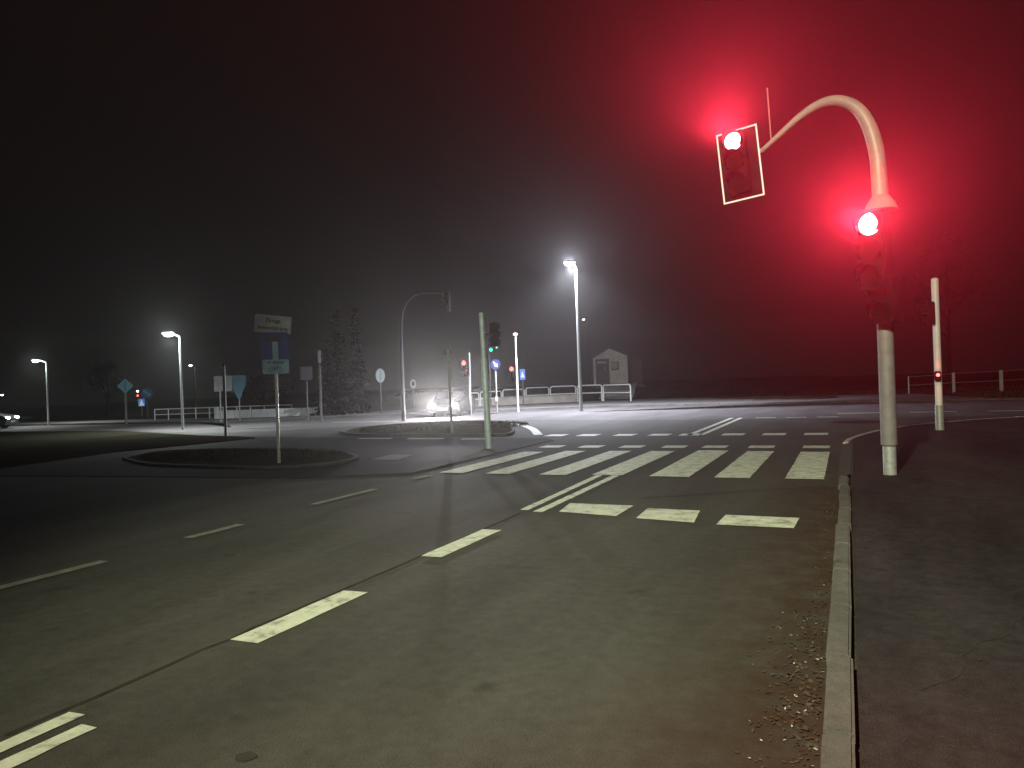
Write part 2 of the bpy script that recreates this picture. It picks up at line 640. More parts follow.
marks('zebra_crossing', [(-0.95, -0.38, 12.72, 17.15), (-2.05, -1.49, 12.7, 17.25), (-3.13, -2.46, 12.72, 17.4), (-4.17, -3.62, 12.8, 17.2), (-5.13, -4.62, 12.7, 17.2), (-6.22, -5.72, 12.7, 17.15), (-7.2, -6.68, 12.72, 16.9)], label='white bars of the zebra crossing')
marks('centre_line', [(-3.83, -3.60, 3.87, 5.13), (-3.86, -3.63, 6.40, 7.78)], label='broken white centre line dashes')
marks('centre_line_double', [(-3.80, -3.69, -6, 2.70), (-3.60, -3.49, -6, 2.62), (-4.02, -3.90, 9.1, 12.75, -0.03), (-3.76, -3.63, 9.0, 12.75, -0.012), (-4.30, -4.14, 22.0, 31.0), (-3.95, -3.79, 22.0, 31.0)], label='double solid white centre line')
marks('stop_line', [(-1.38, -0.56, 8.64, 9.27)], label='broken white stop line', rot=-0.03)
for quad in (((570, 503.5), (633.5, 506), (616, 516.5), (559, 512)), ((648, 508.5), (700, 511), (694, 523), (636, 518.5))):
    mb = MB()
    mb.poly([(*G(*q)[:2], 0.006) for q in quad])
    o = mb.build('stop_line', PAINT)
    if o.data.polygons[0].normal.z < 0:
        o.data.flip_normals()
    struct(o, label='block of the broken stop line')
marks('bike_crossing_near', [(x - 0.28, x + 0.28, 18.0, 18.62) for x in (-7.0, -5.95, -4.9, -3.85, -2.9, -1.85, -0.68)], label='row of white blocks beyond the zebra')
marks('bike_crossing_far', [(x - 0.3, x + 0.3, 21.85, 22.6) for x in (-8.35, -7.3, -6.15, -5.1, -4.2, -3.0, -1.9, -0.82)], label='second row of white blocks')
marks('edge_line', [(-7.0, -6.86, 4.2, 5.35), (-7.1, -6.96, 6.5, 7.35), (-7.22, -7.08, 8.9, 10.5), (-7.25, -7.1, 11.8, 12.3), (-7.0, -6.86, 0.6, 2.4)], label='thin broken line at the left edge', mat=pmat('road_paint_darker', (0.17, 0.17, 0.14), 0.8, var=0.35, scale=8))  # edge line in a darker paint than the other markings
marks('island_line', [(-10.9, -9.9, 20.6, 20.8), (-12.9, -11.6, 20.75, 20.95), (-14.9, -13.6, 20.9, 21.1)], z=0.018, label='broken line below the traffic island')
mb = MB()
cv = spline([(-13.3, 29.0), (-12.4, 27.9), (-10.8, 25.3), (-9.35, 22.3)], 6)
for a, b in zip(cv, cv[1:]):
    d = (Vector(b) - Vector(a)).normalized()
    n_ = Vector((-d.y, d.x)) * 0.14
    q = Vector((0.32, 0.12))
    mb.poly([(a[0] - n_.x + q.x, a[1] - n_.y + q.y, 0.010), (b[0] - n_.x + q.x, b[1] - n_.y + q.y, 0.010), (b[0] + n_.x + q.x, b[1] + n_.y + q.y, 0.010), (a[0] + n_.x + q.x, a[1] + n_.y + q.y, 0.010)])
struct(mb.build('island_edge_marking', PAINT), label='curved white line round the island nose')
marks('crossroad_dashes', [(x, x + 0.75, 30.6, 30.85) for x in (-3.3, -2.2, -1.1)] + [(x, x + 1.6, 33.2, 33.45) for x in (-0.4, 2.2, 4.8, 8.0)] + [(x, x + 1.6, 33.2, 33.45) for x in (11.4, 14.8)], z=0.010, label='white dashes across the side road')
marks('crossroad_edge', [(-24.2, -20.2, 31.8, 31.95, 0), (-19, -16.0, 31.8, 31.95, 0)], z=0.010, label='faint white line before the island')

# tar seams and patches
mb = MB()
pts = [(-3.86 + 0.03 * noise.noise((0, i * 0.9, 0)), 2.4 + i * 0.25) for i in range(27)]
for a, b in zip(pts, pts[1:]):
    w = 0.018
    mb.poly([(a[0] - w, a[1], 0.003), (a[0] + w, a[1], 0.003), (b[0] + w, b[1], 0.003), (b[0] - w, b[1], 0.003)])
struct(mb.build('road_seam', TAR, recalc=False), label='dark tar seam along the middle of the road')
mb = MB()
pts = [(-0.25 - i * 0.19, 12.15 - i * 0.135 + 0.05 * noise.noise((i * 0.4, 3, 0))) for i in range(14)]
for i, (a, b) in enumerate(zip(pts, pts[1:])):
    w = 0.09 + 0.03 * noise.noise((i * 0.7, 9, 0))
    mb.poly([(a[0], a[1] - w, 0.003), (b[0], b[1] - w, 0.003), (b[0], b[1] + w, 0.003), (a[0], a[1] + w, 0.003)])
struct(mb.build('road_patch', asphalt('patch_asphalt', (0.046, 0.044, 0.04)), recalc=False), label='darker repair strip before the crossing')
for (cx, cy, rx, ry) in ((*G(246, 757)[:2], 0.05, 0.045), (*G(858, 422)[:2], 0.9, 0.8)):
    mb = MB()
    mb.poly([(cx + rx * math.cos(t / 18 * 2 * math.pi) * (1 + 0.3 * noise.noise((cx, t * .5, 1))), cy + ry * math.sin(t / 18 * 2 * math.pi) * (1 + 0.3 * noise.noise((cy, t * .5, 4))), 0.0035 if cy < 20 else 0.0085) for t in range(18)])
    o = mb.build('road_stain', TAR, recalc=False)
    struct(o, label='dark oil stain on the road')

# dead leaves and grit gathered in the gutter
for nm, mt, cnt, sz, lab in (('fallen_leaves', LITTER, 700, 0.012, 'dark leaf litter gathered along the kerb'), ('grit', LITTERW, 60, 0.008, 'pale grit glinting in the gutter')):
    mb = MB()
    for i in range(cnt):
        y = random.choice((random.gauss(4.9, 0.7), random.gauss(3.8, 0.6), random.uniform(2.4, 12)))
        x = -0.17 - abs(random.gauss(0, 0.13)) * (1.1 if y < 6 else 0.7)
        c = Vector((x, y, 0.006 + random.random() * 0.008))
        a = random.uniform(0, 6.28)
        s = sz * random.uniform(0.5, 1.6)
        ti = random.uniform(-0.5, 0.5)
        u_ = Vector((math.cos(a), math.sin(a), ti)) * s
        v_ = Vector((-math.sin(a), math.cos(a), -ti)) * s * 0.6
        mb.poly([c - u_, c + v_ * 0.9, c + u_, c - v_])
    struct(mb.build(nm, mt, recalc=False), 'stuff', lab, nm.replace('_', ' '))


# fine cracks in the footway and road
def crack(name, x, y, ang, ln, w, z, label):
    mb = MB()
    p = Vector((x, y))
    a = ang
    prev = None
    for i in range(int(ln / 0.08)):
        a += random.gauss(0, 0.22)
        a += (ang - a) * 0.2
        q = p + Vector((math.cos(a), math.sin(a))) * 0.08
        nn = Vector((-math.sin(a), math.cos(a))) * w * random.uniform(0.4, 1.2)
        cur = (q - nn, q + nn)
        if prev:
            mb.poly([(prev[0].x, prev[0].y, z), (cur[0].x, cur[0].y, z), (cur[1].x, cur[1].y, z), (prev[1].x, prev[1].y, z)])
        prev = cur
        p = q
    o = mb.build(name, TAR, recalc=False)
    struct(o, label=label)


crack('footway_crack', 0.25, 4.2, 1.0, 2.6, 0.005, 0.0535, 'fine crack in the footway')
crack('footway_crack', 1.9, 7.4, 2.4, 1.6, 0.004, 0.0535, 'fine crack in the footway')
crack('footway_crack', 1.2, 9.0, 0.2, 2.4, 0.008, 0.0535, 'fine crack in the footway')
mb = MB()
for i in range(110):
    x, y = random.uniform(0.05, 3.2), random.uniform(2.6, 12)
    c = Vector((x, y, 0.058))
    a = random.uniform(0, 6.28)
    s_ = random.uniform(0.006, 0.02)
    u_ = Vector((math.cos(a), math.sin(a), random.uniform(-.3, .3))) * s_
    v_ = Vector((-math.sin(a), math.cos(a), 0.2)) * s_ * 0.6
    mb.poly([c - u_, c + v_, c + u_, c - v_])
struct(mb.build('fallen_leaves', LITTER, recalc=False), 'stuff', 'a few dead leaves on the footway', 'leaves')

# grass blades on the beds and the bank
def blades(name, region, n, h, label, mat=GRASSM, w=0.012):
    mb = MB()
    k = 0
    while k < n:
        p = region()
        if p is None:
            continue
        k += 1
        x, y, z = p
        a = random.uniform(0, 6.28)
        hh = h * random.uniform(0.5, 1.3)
        d = Vector((math.cos(a), math.sin(a), 0)) * w
        l = Vector((random.uniform(-1, 1), random.uniform(-1, 1), 0)) * hh * 0.4
        b = Vector((x, y, z))
        mb.poly([b - d, b + d, b + l + Vector((0, 0, hh))])
    struct(mb.build(name, mat, recalc=False), 'stuff', label, 'grass')


def in_ell(cx, cy, rx, ry, z0, zt):
    def f():
        a, r_ = random.uniform(0, 6.28), math.sqrt(random.random())
        return (cx + rx * r_ * math.cos(a), cy + ry * r_ * math.sin(a), z0 + zt * (1 - r_ * r_))
    return f


blades('grass', in_ell(-14.2, 25.6, 3.3, 3.0, 0.08, 0.10), 6000, 0.10, 'low dark growth covering the traffic island')
blades('grass', in_ell(-14.2, 14.9, 3.1, 1.5, 0.05, 0.07), 5000, 0.09, 'low dark growth in the left bed')
blades('grass', lambda: (lambda x, y: (x, y, bank(x, y) - 0.04))(random.uniform(-40, 14), random.uniform(59, 76)), 14000, 0.16, 'rough dry grass on the bank behind the railings', w=0.03)
blades('grass', lambda: (random.uniform(6.5, 30), random.uniform(45.2, 60), -0.03), 7000, 0.14, 'rough dark grass below the wire fence', w=0.03)

# ramp of pale paving up to the hut
HB = at(610, 384.5, 67)
hutz = HB.z
mb = MB()
r0, r1 = G(598, 401), G(632, 401)
t0, t1 = at(604, 384.6, 66), at(638, 384.4, 66)
n = 8
vs = []
for i in range(n + 1):
    t = i / n
    a = Vector((r0.x, r0.y)).lerp(Vector((t0.x, t0.y)), t)
    b = Vector((r1.x, r1.y)).lerp(Vector((t1.x, t1.y)), t)
    q_ = (a + b) / 2
    z = max(0.07, hutz * smooth(t * 1.1), max(bank(a.x, a.y), bank(b.x, b.y), bank(q_.x, q_.y))) + 0.08
    vs.append((mb.bm.verts.new((a.x, a.y, z)), mb.bm.verts.new((b.x, b.y, z))))
for i in range(n):
    mb.bm.faces.new((vs[i][0], vs[i][1], vs[i + 1][1], vs[i + 1][0]))
struct(mb.build('ramp_path', asphalt('ramp_concrete', (0.34, 0.33, 0.30), 0.2, 0.2, 0.25)), label='pale paved ramp up to the hut')
print('HUT', HB, 'bank', bank(HB.x, HB.y))


# ------------------------------------------------------------------ signal heads
def disc_pts(cx, cz, r, n=20):
    return [(cx + r * math.cos(i * 2 * math.pi / n), cz + r * math.sin(i * 2 * math.pi / n)) for i in range(n)]


def visor(mb, cx, cz, r, y0, ln, full=False):
    "half-tube hood opening downwards, over a lens that faces -Y"
    n = 14
    a0, a1 = (-40, 220)
    th = 0.008
    for k in range(n):
        A, B = R(a0 + (a1 - a0) * k / n), R(a0 + (a1 - a0) * (k + 1) / n)

        def l(a):
            return ln * (0.45 + 0.55 * max(0, math.sin(a)))
        q = []
        for rr in (r, r + th):
            q.append([(cx + rr * math.cos(a), yy, cz + rr * math.sin(a)) for a, yy in ((A, y0), (B, y0), (B, y0 - l(B)), (A, y0 - l(A)))])
        v = [[mb.bm.verts.new(p) for p in qq] for qq in q]
        mb.bm.faces.new(v[0])
        mb.bm.faces.new(v[1][::-1])
        for i in range(4):
            j = (i + 1) % 4
            if i in (1, 3) and 0 < k < n - 1:
                continue
            mb.bm.faces.new((v[0][i], v[0][j], v[1][j], v[1][i]))


def signal_head(parent, loc, rz, lenses, size=0.3, roll=0.0, board=None, visor_mat=BLK, name='signal_head'):
    """housing as a part; lenses, visors, backing board as its sub-parts; lenses listed top to bottom"""
    n = len(lenses)
    s = size * 1.12
    mb = MB()
    mb.box((0, 0.0, 0), (s, 0.22 * size / 0.3, s * n), bevel=0.02)
    h = mb.build(name, BLK, parent, smooth=True)
    h.location = loc
    h.rotation_euler = (0, R(roll), rz)
    yf = -0.11 * size / 0.3
    for i, mt in enumerate(lenses):
        cz = s * (n - 1) / 2 - s * i
        mb = MB()
        mb.prism(disc_pts(0, cz, size * 0.47), yf - 0.012, yf + 0.01)
        mb.build('lens', mt, h)
        mb = MB()
        visor(mb, 0, cz, size * 0.5, yf, size * 0.75)
        mb.build('visor', visor_mat, h)
    if board:
        bw, bh = board
        mb = MB()
        mb.box((0, 0.13, 0), (bw, 0.012, bh))
        mb.build('backing_board', BLK, h)
        mb = MB()
        t = 0.026
        for (x, z, w, q) in ((0, bh / 2 - t / 2, bw, t), (0, -bh / 2 + t / 2, bw, t), (-bw / 2 + t / 2, 0, t, bh - 2 * t), (bw / 2 - t / 2, 0, t, bh - 2 * t)):
            mb.box((x, 0.120, z), (w, 0.006, q))
        mb.build('board_border', WHT, h)
    return h


# ------------------------------------------------------------------ main arched signal post
P = G(890.3, 474.5, 0.05)
MP = P.copy()
T = thing('traffic_signal_post', 'tall cream post with curved overhead arm and two glowing red lights', 'traffic light', P)
loc = lambda px, py, P=P, d=0.0: None
zt = hz(P, 205) - 0.05          # collar height
zs = hz(P, 446) - 0.05
MB().tube([(0, 0, 0), (0, 0, zs)], 0.096, 24).build('base_sleeve', GALV, T, True)
MB().tube([(0, 0, zs), (0, 0, zs + 0.02), (0, 0, zt)], [0.10, 0.118, 0.112], 24).build('pole', pmat('pole_shaded_paint', (0.150, 0.148, 0.155), 0.6, var=0.2, scale=7), T, True)  # same paint darkened in colour, since the arm above catches more light
MB().tube([(0, 0, zt - 0.10), (0, 0, zt - 0.085), (0, 0, zt + 0.02), (0, 0, zt + 0.14)], [0.12, 0.245, 0.205, 0.125], 20).build('collar', POLE, T, True)
# arm: in the vertical plane through the post; image outline turned into heights and reach
# plane direction of the arm: across the carriageway (-X), a little towards the traffic
AD = Vector((-0.97, -0.24, 0)).normalized()


def on_arm(px, py):
    "point of the arm plane seen at this direction"
    d = fw + rt * ((px - CX) / F) - up * ((py - CY) / F)
    nrm = AD.cross(Vector((0, 0, 1)))
    o = Vector((0, 0, H))
    t = (P - o).dot(nrm) / d.dot(nrm)
    return o + d * t - P


armpx = [(880, 200), (878.5, 180), (877, 160), (873, 140), (866, 121), (856, 108), (843, 101.5), (829, 101), (815, 106), (800, 116), (785, 129), (773, 140), (762, 150)]
armp = [on_arm(*q) for q in armpx]
off = Vector((0, 0, zt)) - armp[0]
armp = [p + Vector((off.x, off.y, 0)) for p in armp]
armp[0] = Vector((0, 0, zt + 0.03))
ar = [0.118, 0.116, 0.114, 0.112, 0.104, 0.095, 0.086, 0.077, 0.067, 0.057, 0.047, 0.040, 0.034]
# refine the curve
fine, fr = [], []
for i in range(len(armp) - 1):
    a, b, c, d_ = armp[max(i - 1, 0)], armp[i], armp[i + 1], armp[min(i + 2, len(armp) - 1)]
    for k in range(3):
        t = k / 3
        fine.append(0.5 * ((2 * b) + (-a + c) * t + (2 * a - 5 * b + 4 * c - d_) * t * t + (-a + 3 * b - 3 * c + d_) * t ** 3))
        fr.append(ar[i] + (ar[i + 1] - ar[i]) * t)
fine.append(armp[-1])
fr.append(ar[-1])
MB().tube(fine, fr, 20).build('arm', POLE, T, True)
e = armp[-1]
# thin rod standing on the arm tip
rod0 = on_arm(770.5, 141)
rod1 = on_arm(766.5, 88)
MB().tube([rod0 + Vector((off.x, off.y, 0)), rod1 + Vector((off.x, off.y, 0))], 0.011, 8).build('rod', POLE, T)
# upper head with board, hung at the tip of the arm
hc = on_arm(737, 163) + Vector((off.x, off.y, 0))
MB().tube([e, e + Vector((-0.10, 0.02, -0.02)), hc + Vector((0.05, 0.16, 0))], [0.034, 0.03, 0.03], 10).build('bracket', GALV, T)
up_rz = R(-10)
h1 = signal_head(T, hc, up_rz, [E_RED, LENSY, LENSG], 0.29, roll=-4.5, board=(0.66, 1.15))
# lower head on the front of the post
lc = Vector((-0.12, -0.40, hz(P, 254) - 0.05))
h2 = signal_head(T, lc, R(-28), [E_RED, LENSY, LENSG], 0.35)
for sg in (-1, 1):
    MB().box((-0.13, -0.2, lc.z + 0.3 * sg), (0.05, 0.34, 0.05), Matrix.Rotation(R(-30), 3, 'Z')).build('bracket', BLK, T)
# small unlit pedestrian head below it, facing the crossing
pz = (hz(P, 272) + hz(P, 333)) / 2 - 0.05
h3 = signal_head(T, (0.0, -0.28, pz), R(-32), [LENSR, LENSG], 0.30)
MB().box((-0.0, -0.13, pz), (0.05, 0.12, 0.4)).build('bracket', BLK, T)

RED = (1.0, 0.03, 0.065)
for h, cz, en, aim in ((h1, 0.325, 25500, (0.26, -1, 0.72)), (h2, 0.37, 19500, (0.62, -1, 0.76))):
    lp = lamp('SPOT', 'red_light', (0, -0.42, cz), en, RED, 0.11, angle=122, blend=0.8, parent=h)
    lp.rotation_euler = Vector(aim).to_track_quat('-Z', 'Y').to_euler()


# ------------------------------------------------------------------ generic posts
def pole_part(T, z1, r, mat=GALV, name='pole', z0=0.0, n=12):
    return MB().tube([(0, 0, z0), (0, 0, z1)], r, n).build(name, mat, T, True)


# pedestrian signal post on the right footway
P = G(940, 430, 0.05)
T = thing('pedestrian_signal_post', 'white post with dark side-on pedestrian light and small red push-button lamp', 'traffic light', P)
zb, ztop = hz(P, 405) - 0.05, hz(P, 279) - 0.05
pole_part(T, zb, 0.105, GALV, 'base_sleeve', n=20)
pole_part(T, ztop, 0.088, POLEW, 'pole', z0=zb, n=20)
MB().tube([(0, 0, ztop), (0, 0, ztop + 0.03)], [0.09, 0.05], 16).build('cap', POLEW, T)
zc = (hz(P, 302) + hz(P, 325)) / 2 - 0.05
h = signal_head(T, (-0.16, -0.1, zc), R(-78), [LENSR, LENSG], 0.27)
zr = hz(P, 376) - 0.05
MB().box((-0.02, -0.14, zr), (0.15, 0.12, 0.26), bevel=0.02).build('push_button_box', BLK, T, True)
MB().tube([(-0.02, -0.215, zr + 0.03), (-0.02, -0.20, zr + 0.03)], 0.045, 16).build('button_lamp', E_REDS, T)
lamp('POINT', 'button_glow', (-0.02, -0.30, zr + 0.03), 5, (1, 0.06, 0.05), 0.04, parent=T)

# greenish post left of the crossing with a signal head seen from behind
P = G(489, 449)
T = thing('signal_post', 'slim pale green post leaning slightly with the dark back of a signal head on it', 'traffic light', P, lean=(0, -1.4))
ztop = hz(P, 313)
zm = hz(P, 358)
pole_part(T, ztop, 0.062, GREENP, 'pole', n=16)
MB().tube([(0.0, -0.0, 0.0), (0, 0, zm - 0.05), (0.0, 0, zm)], [0.085, 0.082, 0.064], 16).build('base_sleeve', GREENP, T, True)
MB().tube([(0.0, 0, ztop), (0, 0, ztop + 0.02)], [0.064, 0.03], 12).build('cap', GREENP, T)
h = signal_head(T, (0.26, 0.16, (hz(P, 322) + hz(P, 348)) / 2), R(180 - 5), [LENSR, LENSY, LENSG], 0.185)
MB().box((0.13, 0.05, (hz(P, 322) + hz(P, 348)) / 2), (0.26, 0.04, 0.05)).build('bracket', BLK, T)


# second arched post on the left of the junction
P = G(404, 421)
T = thing('traffic_signal_post', 'dim grey arched post on the far side with a signal head seen from the side', 'traffic light', P)
AD2 = rt0


def plane_cam(P, px, py):
    d = fw + rt * ((px - CX) / F) - up * ((py - CY) / F)
    o = Vector((0, 0, H))
    t = (P - o).dot(fw) / d.dot(fw)
    return o + d * t - P


apx = [(403.5, 421), (402.8, 400), (402, 370), (401.3, 345), (401, 325), (402, 312), (407, 301), (414, 295), (423, 292.5), (435, 293), (447, 293.5)]
ap = [plane_cam(P, *q) for q in apx]
# turn the arm so that it reaches away over the road while keeping its outline
pole_r = [0.11, 0.10, 0.085, 0.075, 0.07, 0.066, 0.06, 0.056, 0.052, 0.048, 0.045]
MB().tube(ap[:5], pole_r[:5], 12).build('pole', pmat('pole_dim', (0.07, 0.065, 0.07), 0.7, 0.0, spec=0.2), T, True)
MB().tube(ap[4:], pole_r[4:], 12).build('arm', pmat('pole_dim', (0.3, 0.29, 0.3)), T, True)
hc = plane_cam(P, 447, 301.5)
h = signal_head(T, hc + Vector((0, 0, 0)), R(-72), [LENSR, LENSY, LENSG], 0.26, visor_mat=GREYB, board=(0.5, 0.95))


# sign stack at the left
def txt(s, size, T, x, z, y, mat=INK, name='lettering', sx=1.0):
    c = bpy.data.curves.new('t', 'FONT')
    c.body = s
    c.size = size
    c.align_x = 'CENTER'
    c.align_y = 'CENTER'
    c.extrude = 0.001
    c.offset = 0.003
    o = bpy.data.objects.new('t', c)
    COL.objects.link(o)
    bpy.context.view_layer.update()
    me = bpy.data.meshes.new_from_object(o.evaluated_get(bpy.context.evaluated_depsgraph_get()))
    bpy.data.objects.remove(o)
    me.materials.clear()
    me.materials.append(mat)
    q = bpy.data.objects.new(name, me)
    COL.objects.link(q)
    q.parent = T
    q.location = (x, y, z)
    q.rotation_euler = (R(90), 0, 0)
    q.scale = (sx, 1, 1)
    return q


P = G(279, 463, 0.1)
T = thing('road_sign', 'post with white two-line plate above a blue dead-end sign and bicycle plate', 'road sign', P, face_cam(P, 4))
SY = -0.06
ztop = hz(P, 317) - 0.1
pole_part(T, ztop, 0.033, GALV)


def plate(T, x, z, w, hh, mat, name, y=SY, r=0.03, th=0.006):
    mb = MB()
    pts = []
    for cx, cz, a0 in ((x + w / 2 - r, z + hh / 2 - r, 0), (x - w / 2 + r, z + hh / 2 - r, 90), (x - w / 2 + r, z - hh / 2 + r, 180), (x + w / 2 - r, z - hh / 2 + r, 270)):
        for k in range(5):
            a = R(a0 + k * 22.5)
            pts.append((cx + r * math.cos(a), cz + r * math.sin(a)))
    mb.prism(pts, y, y + th)
    return mb.build(name, mat, T)


zA = hz(P, 324.5) - 0.1
pa = plate(T, 0, 0, 0.77, 0.39, DIMW, 'name_plate')
pa.location = (-0.03, 0, zA)
pa.rotation_euler = (0, R(5.5), 0)
txt('Droga', 0.125, pa, 0.0, 0.075, SY - 0.003)
txt('wewnętrzna', 0.125, pa, 0.0, -0.085, SY - 0.003)
zB = hz(P, 346.5) - 0.1
pb = plate(T, 0.0, zB, 0.56, 0.62, BLUE, 'dead_end_sign')
MB().box((0.0, SY - 0.003, zB - 0.10), (0.12, 0.004, 0.40)).build('white_bar', PLT, pb)
MB().box((0.0, SY - 0.003, zB + 0.165), (0.30, 0.004, 0.11)).build('red_bar', REDP, pb)
zC = hz(P, 366.7) - 0.1
pc = plate(T, 0, zC, 0.56, 0.31, PLT, 'bicycle_plate', y=SY - 0.008)
txt('nie dotyczy', 0.075, pc, 0, zC + 0.095, SY - 0.0115)
mb = MB()
for sx in (-0.075, 0.075):
    ring = [(sx + 0.052 * math.cos(i / 16 * 2 * math.pi), SY - 0.012, zC - 0.065 + 0.052 * math.sin(i / 16 * 2 * math.pi)) for i in range(17)]
    mb.tube(ring, 0.0055, 6, caps=False)
for a, b in (((-0.075, -0.065), (-0.035, 0.0)), ((-0.035, 0.0), (0.04, 0.0)), ((0.04, 0.0), (0.0, -0.065)), ((0.0, -0.065), (-0.075, -0.065)), ((-0.035, 0), (0.0, -0.065)), ((0.075, -0.065), (0.035, 0.03)), ((0.035, 0.03), (0.06, 0.03))):
    mb.tube([(a[0], SY - 0.012, zC + a[1]), (b[0], SY - 0.012, zC + b[1])], 0.005, 6)
mb.build('bicycle_symbol', INK, pc)

# thin pole before the blue board
P = G(226, 436, 0.03)
T = thing('signal_post', 'thin dark pole standing in front of the blue and white sign boards', 'post', P)
pole_part(T, hz(P, 367), 0.055, pmat('pole_mid', (0.22, 0.22, 0.22)))
pole_part(T, hz(P, 364), 0.03, BLK, 'cap', z0=hz(P, 367))

# board pair
P = G(221, 422, 0.06)
T = thing('road_sign', 'grey back of a rectangular sign board on a short post by the left railing', 'road sign', P, face_cam(P, 0))
w = 17 / F * (P - Vector((0, 0, 0))).dot(fw)
pole_part(T, hz(P, 378), 0.05, GREYB)
z0_, z1_ = hz(P, 392.5), hz(P, 377)
plate(T, 0.18, (z0_ + z1_) / 2, w, z1_ - z0_, GREYB, 'sign_panel', y=-0.075)
P = G(240, 421, 0.06)
T = thing('road_sign', 'teal inverted triangle sign on a post beside the rectangular board', 'road sign', P, face_cam(P, 0))
d_ = P.dot(fw)
pole_part(T, hz(P, 396), 0.04, GREYB)
k = d_ / F
z1_, z0_ = hz(P, 376.5), hz(P, 400)
mb = MB()
mb.prism([(-7.5 * k, z1_), (6 * k, z1_), (7.2 * k, z1_ - 3 * k), (6.6 * k, z1_ - 9 * k), (1 * k, z0_), (-1 * k, z0_), (-7 * k, z1_ - 10 * k), (-8 * k, z1_ - 2 * k)], -0.07, -0.06)
mb.build('sign_panel', pmat('sign_teal_dim', (0.022, 0.085, 0.12), 0.5, var=0.15), T)


def small_sign(px, base, top, r, cat, label, build, mat=GALV, z=0.0, name='road_sign', group=None, extra=0):
    P = G(px, base, z)
    T = thing(name, label, cat, P, face_cam(P, extra), group)
    pole_part(T, hz(P, top) - z, r, mat)
    build(T, P, P.dot(fw) / F)
    return T


def b306(T, P, k):
    zz = hz(P, 374.5)
    plate(T, 0.0, zz, 11.5 * k, 13 * k, pmat('sign_dim_grey', (0.05, 0.05, 0.06)), 'sign_panel', r=0.05, y=-0.08)
    MB().box((-0.12, -0.085, zz), (1.4 * k, 0.005, 8 * k)).box((0.15, -0.085, zz), (1.4 * k, 0.005, 7 * k)).build('sign_symbol', pmat('sign_dim_dark', (0.05, 0.05, 0.06)), T)


small_sign(308, 420, 369, 0.045, 'road sign', 'dim square sign on a thin post between the name-plate sign and the conifers', b306, DARKP, 0.06)
P = G(321.5, 422, 0.06)
T = thing('post', 'plain dark post with a pale band near its top beside the conifers', 'post', P)
pole_part(T, hz(P, 366), 0.06, DARKP)
pole_part(T, hz(P, 352), 0.075, GREYB, 'pale_band', z0=hz(P, 364))


def b379(T, P, k):
    zz = hz(P, 376.5)
    mb = MB()
    mb.prism([(4.6 * k * math.cos(a / 24 * 2 * math.pi), zz + 7 * k * math.sin(a / 24 * 2 * math.pi)) for a in range(24)], -0.07, -0.06)
    mb.build('sign_disc', pmat('sign_pale_back', (0.26, 0.31, 0.31), 0.5, 0.2, var=0.1), T)
    MB().box((0, -0.076, zz), (1.2 * k, 0.006, 11 * k)).build('clamp_strip', GREYB, T)


small_sign(381.5, 414, 371, 0.05, 'road sign', 'pale oval sign back on a thin post left of the arched post', b379, DARKP, 0.06, extra=10)


def b413(T, P, k):
    zz = hz(P, 384.5)
    mb = MB()
    mb.prism([(3.2 * k * math.cos(a / 24 * 2 * math.pi), zz + 4.6 * k * math.sin(a / 24 * 2 * math.pi)) for a in range(24)], -0.07, -0.06)
    mb.build('sign_disc', WHT, T)
    mb = MB()
    mb.prism([(1.3 * k * math.cos(a / 24 * 2 * math.pi), zz + 2.4 * k * math.sin(a / 24 * 2 * math.pi)) for a in range(24)], -0.076, -0.071)
    mb.build('sign_symbol', GREYB, T)


small_sign(414, 408, 382, 0.05, 'road sign', 'small round pale sign just right of the arched post', b413, DARKP, 0.06)


def b448(T, P, k):
    z1, z0 = hz(P, 348), hz(P, 361)
    MB().prism([(-5.5 * k, z0 + 0.03), (-5 * k, z0), (5 * k, z0), (5.5 * k, z0 + 0.03), (0.4 * k, z1), (-0.4 * k, z1)], 0.04, 0.05).build('sign_panel', pmat('sign_dark_back', (0.07, 0.07, 0.08), 0.5, 0.3), T)


P_ = G(452, 433, 0.2)
T = thing('road_sign', 'dark triangular sign seen from behind on a thin post in the traffic island', 'road sign', P_, face_cam(P_), lean=(0, 0))
pole_part(T, hz(P_, 350) - 0.2, 0.04, GALV)
b448(T, P_ - Vector((0, 0, 0.0)), P_.dot(fw) / F)
T.rotation_euler = (0, R(-0.8), face_cam(P_))


def b495(T, P, k):
    zz = hz(P, 365.5)
    r = 5.2 * k
    MB().prism(disc_pts(0, zz, r, 28), -0.07, -0.06).build('sign_disc', pmat('sign_blue_dark', (0.025, 0.03, 0.12), 0.4), T)
    # white arrow pointing down right
    a = R(-56)
    ca, sa = math.cos(a), math.sin(a)
    raw = [(-0.62, 0.12), (0.05, 0.12), (0.05, 0.42), (0.66, 0.0), (0.05, -0.42), (0.05, -0.12), (-0.62, -0.12)]
    MB().prism([((x * ca - z * sa) * r, zz + (x * sa + z * ca) * r) for x, z in raw], -0.078, -0.072).build('arrow', WHT, T)
    MB().box((0, -0.06, hz(P, 400)), (2.6 * k, 0.06, 5 * k), bevel=0.02).build('reflector_box', WHT, T)


small_sign(497, 413, 362, 0.045, 'road sign', 'round blue sign with a white slanting arrow just right of the pale green post', b495, GALV, 0.06)


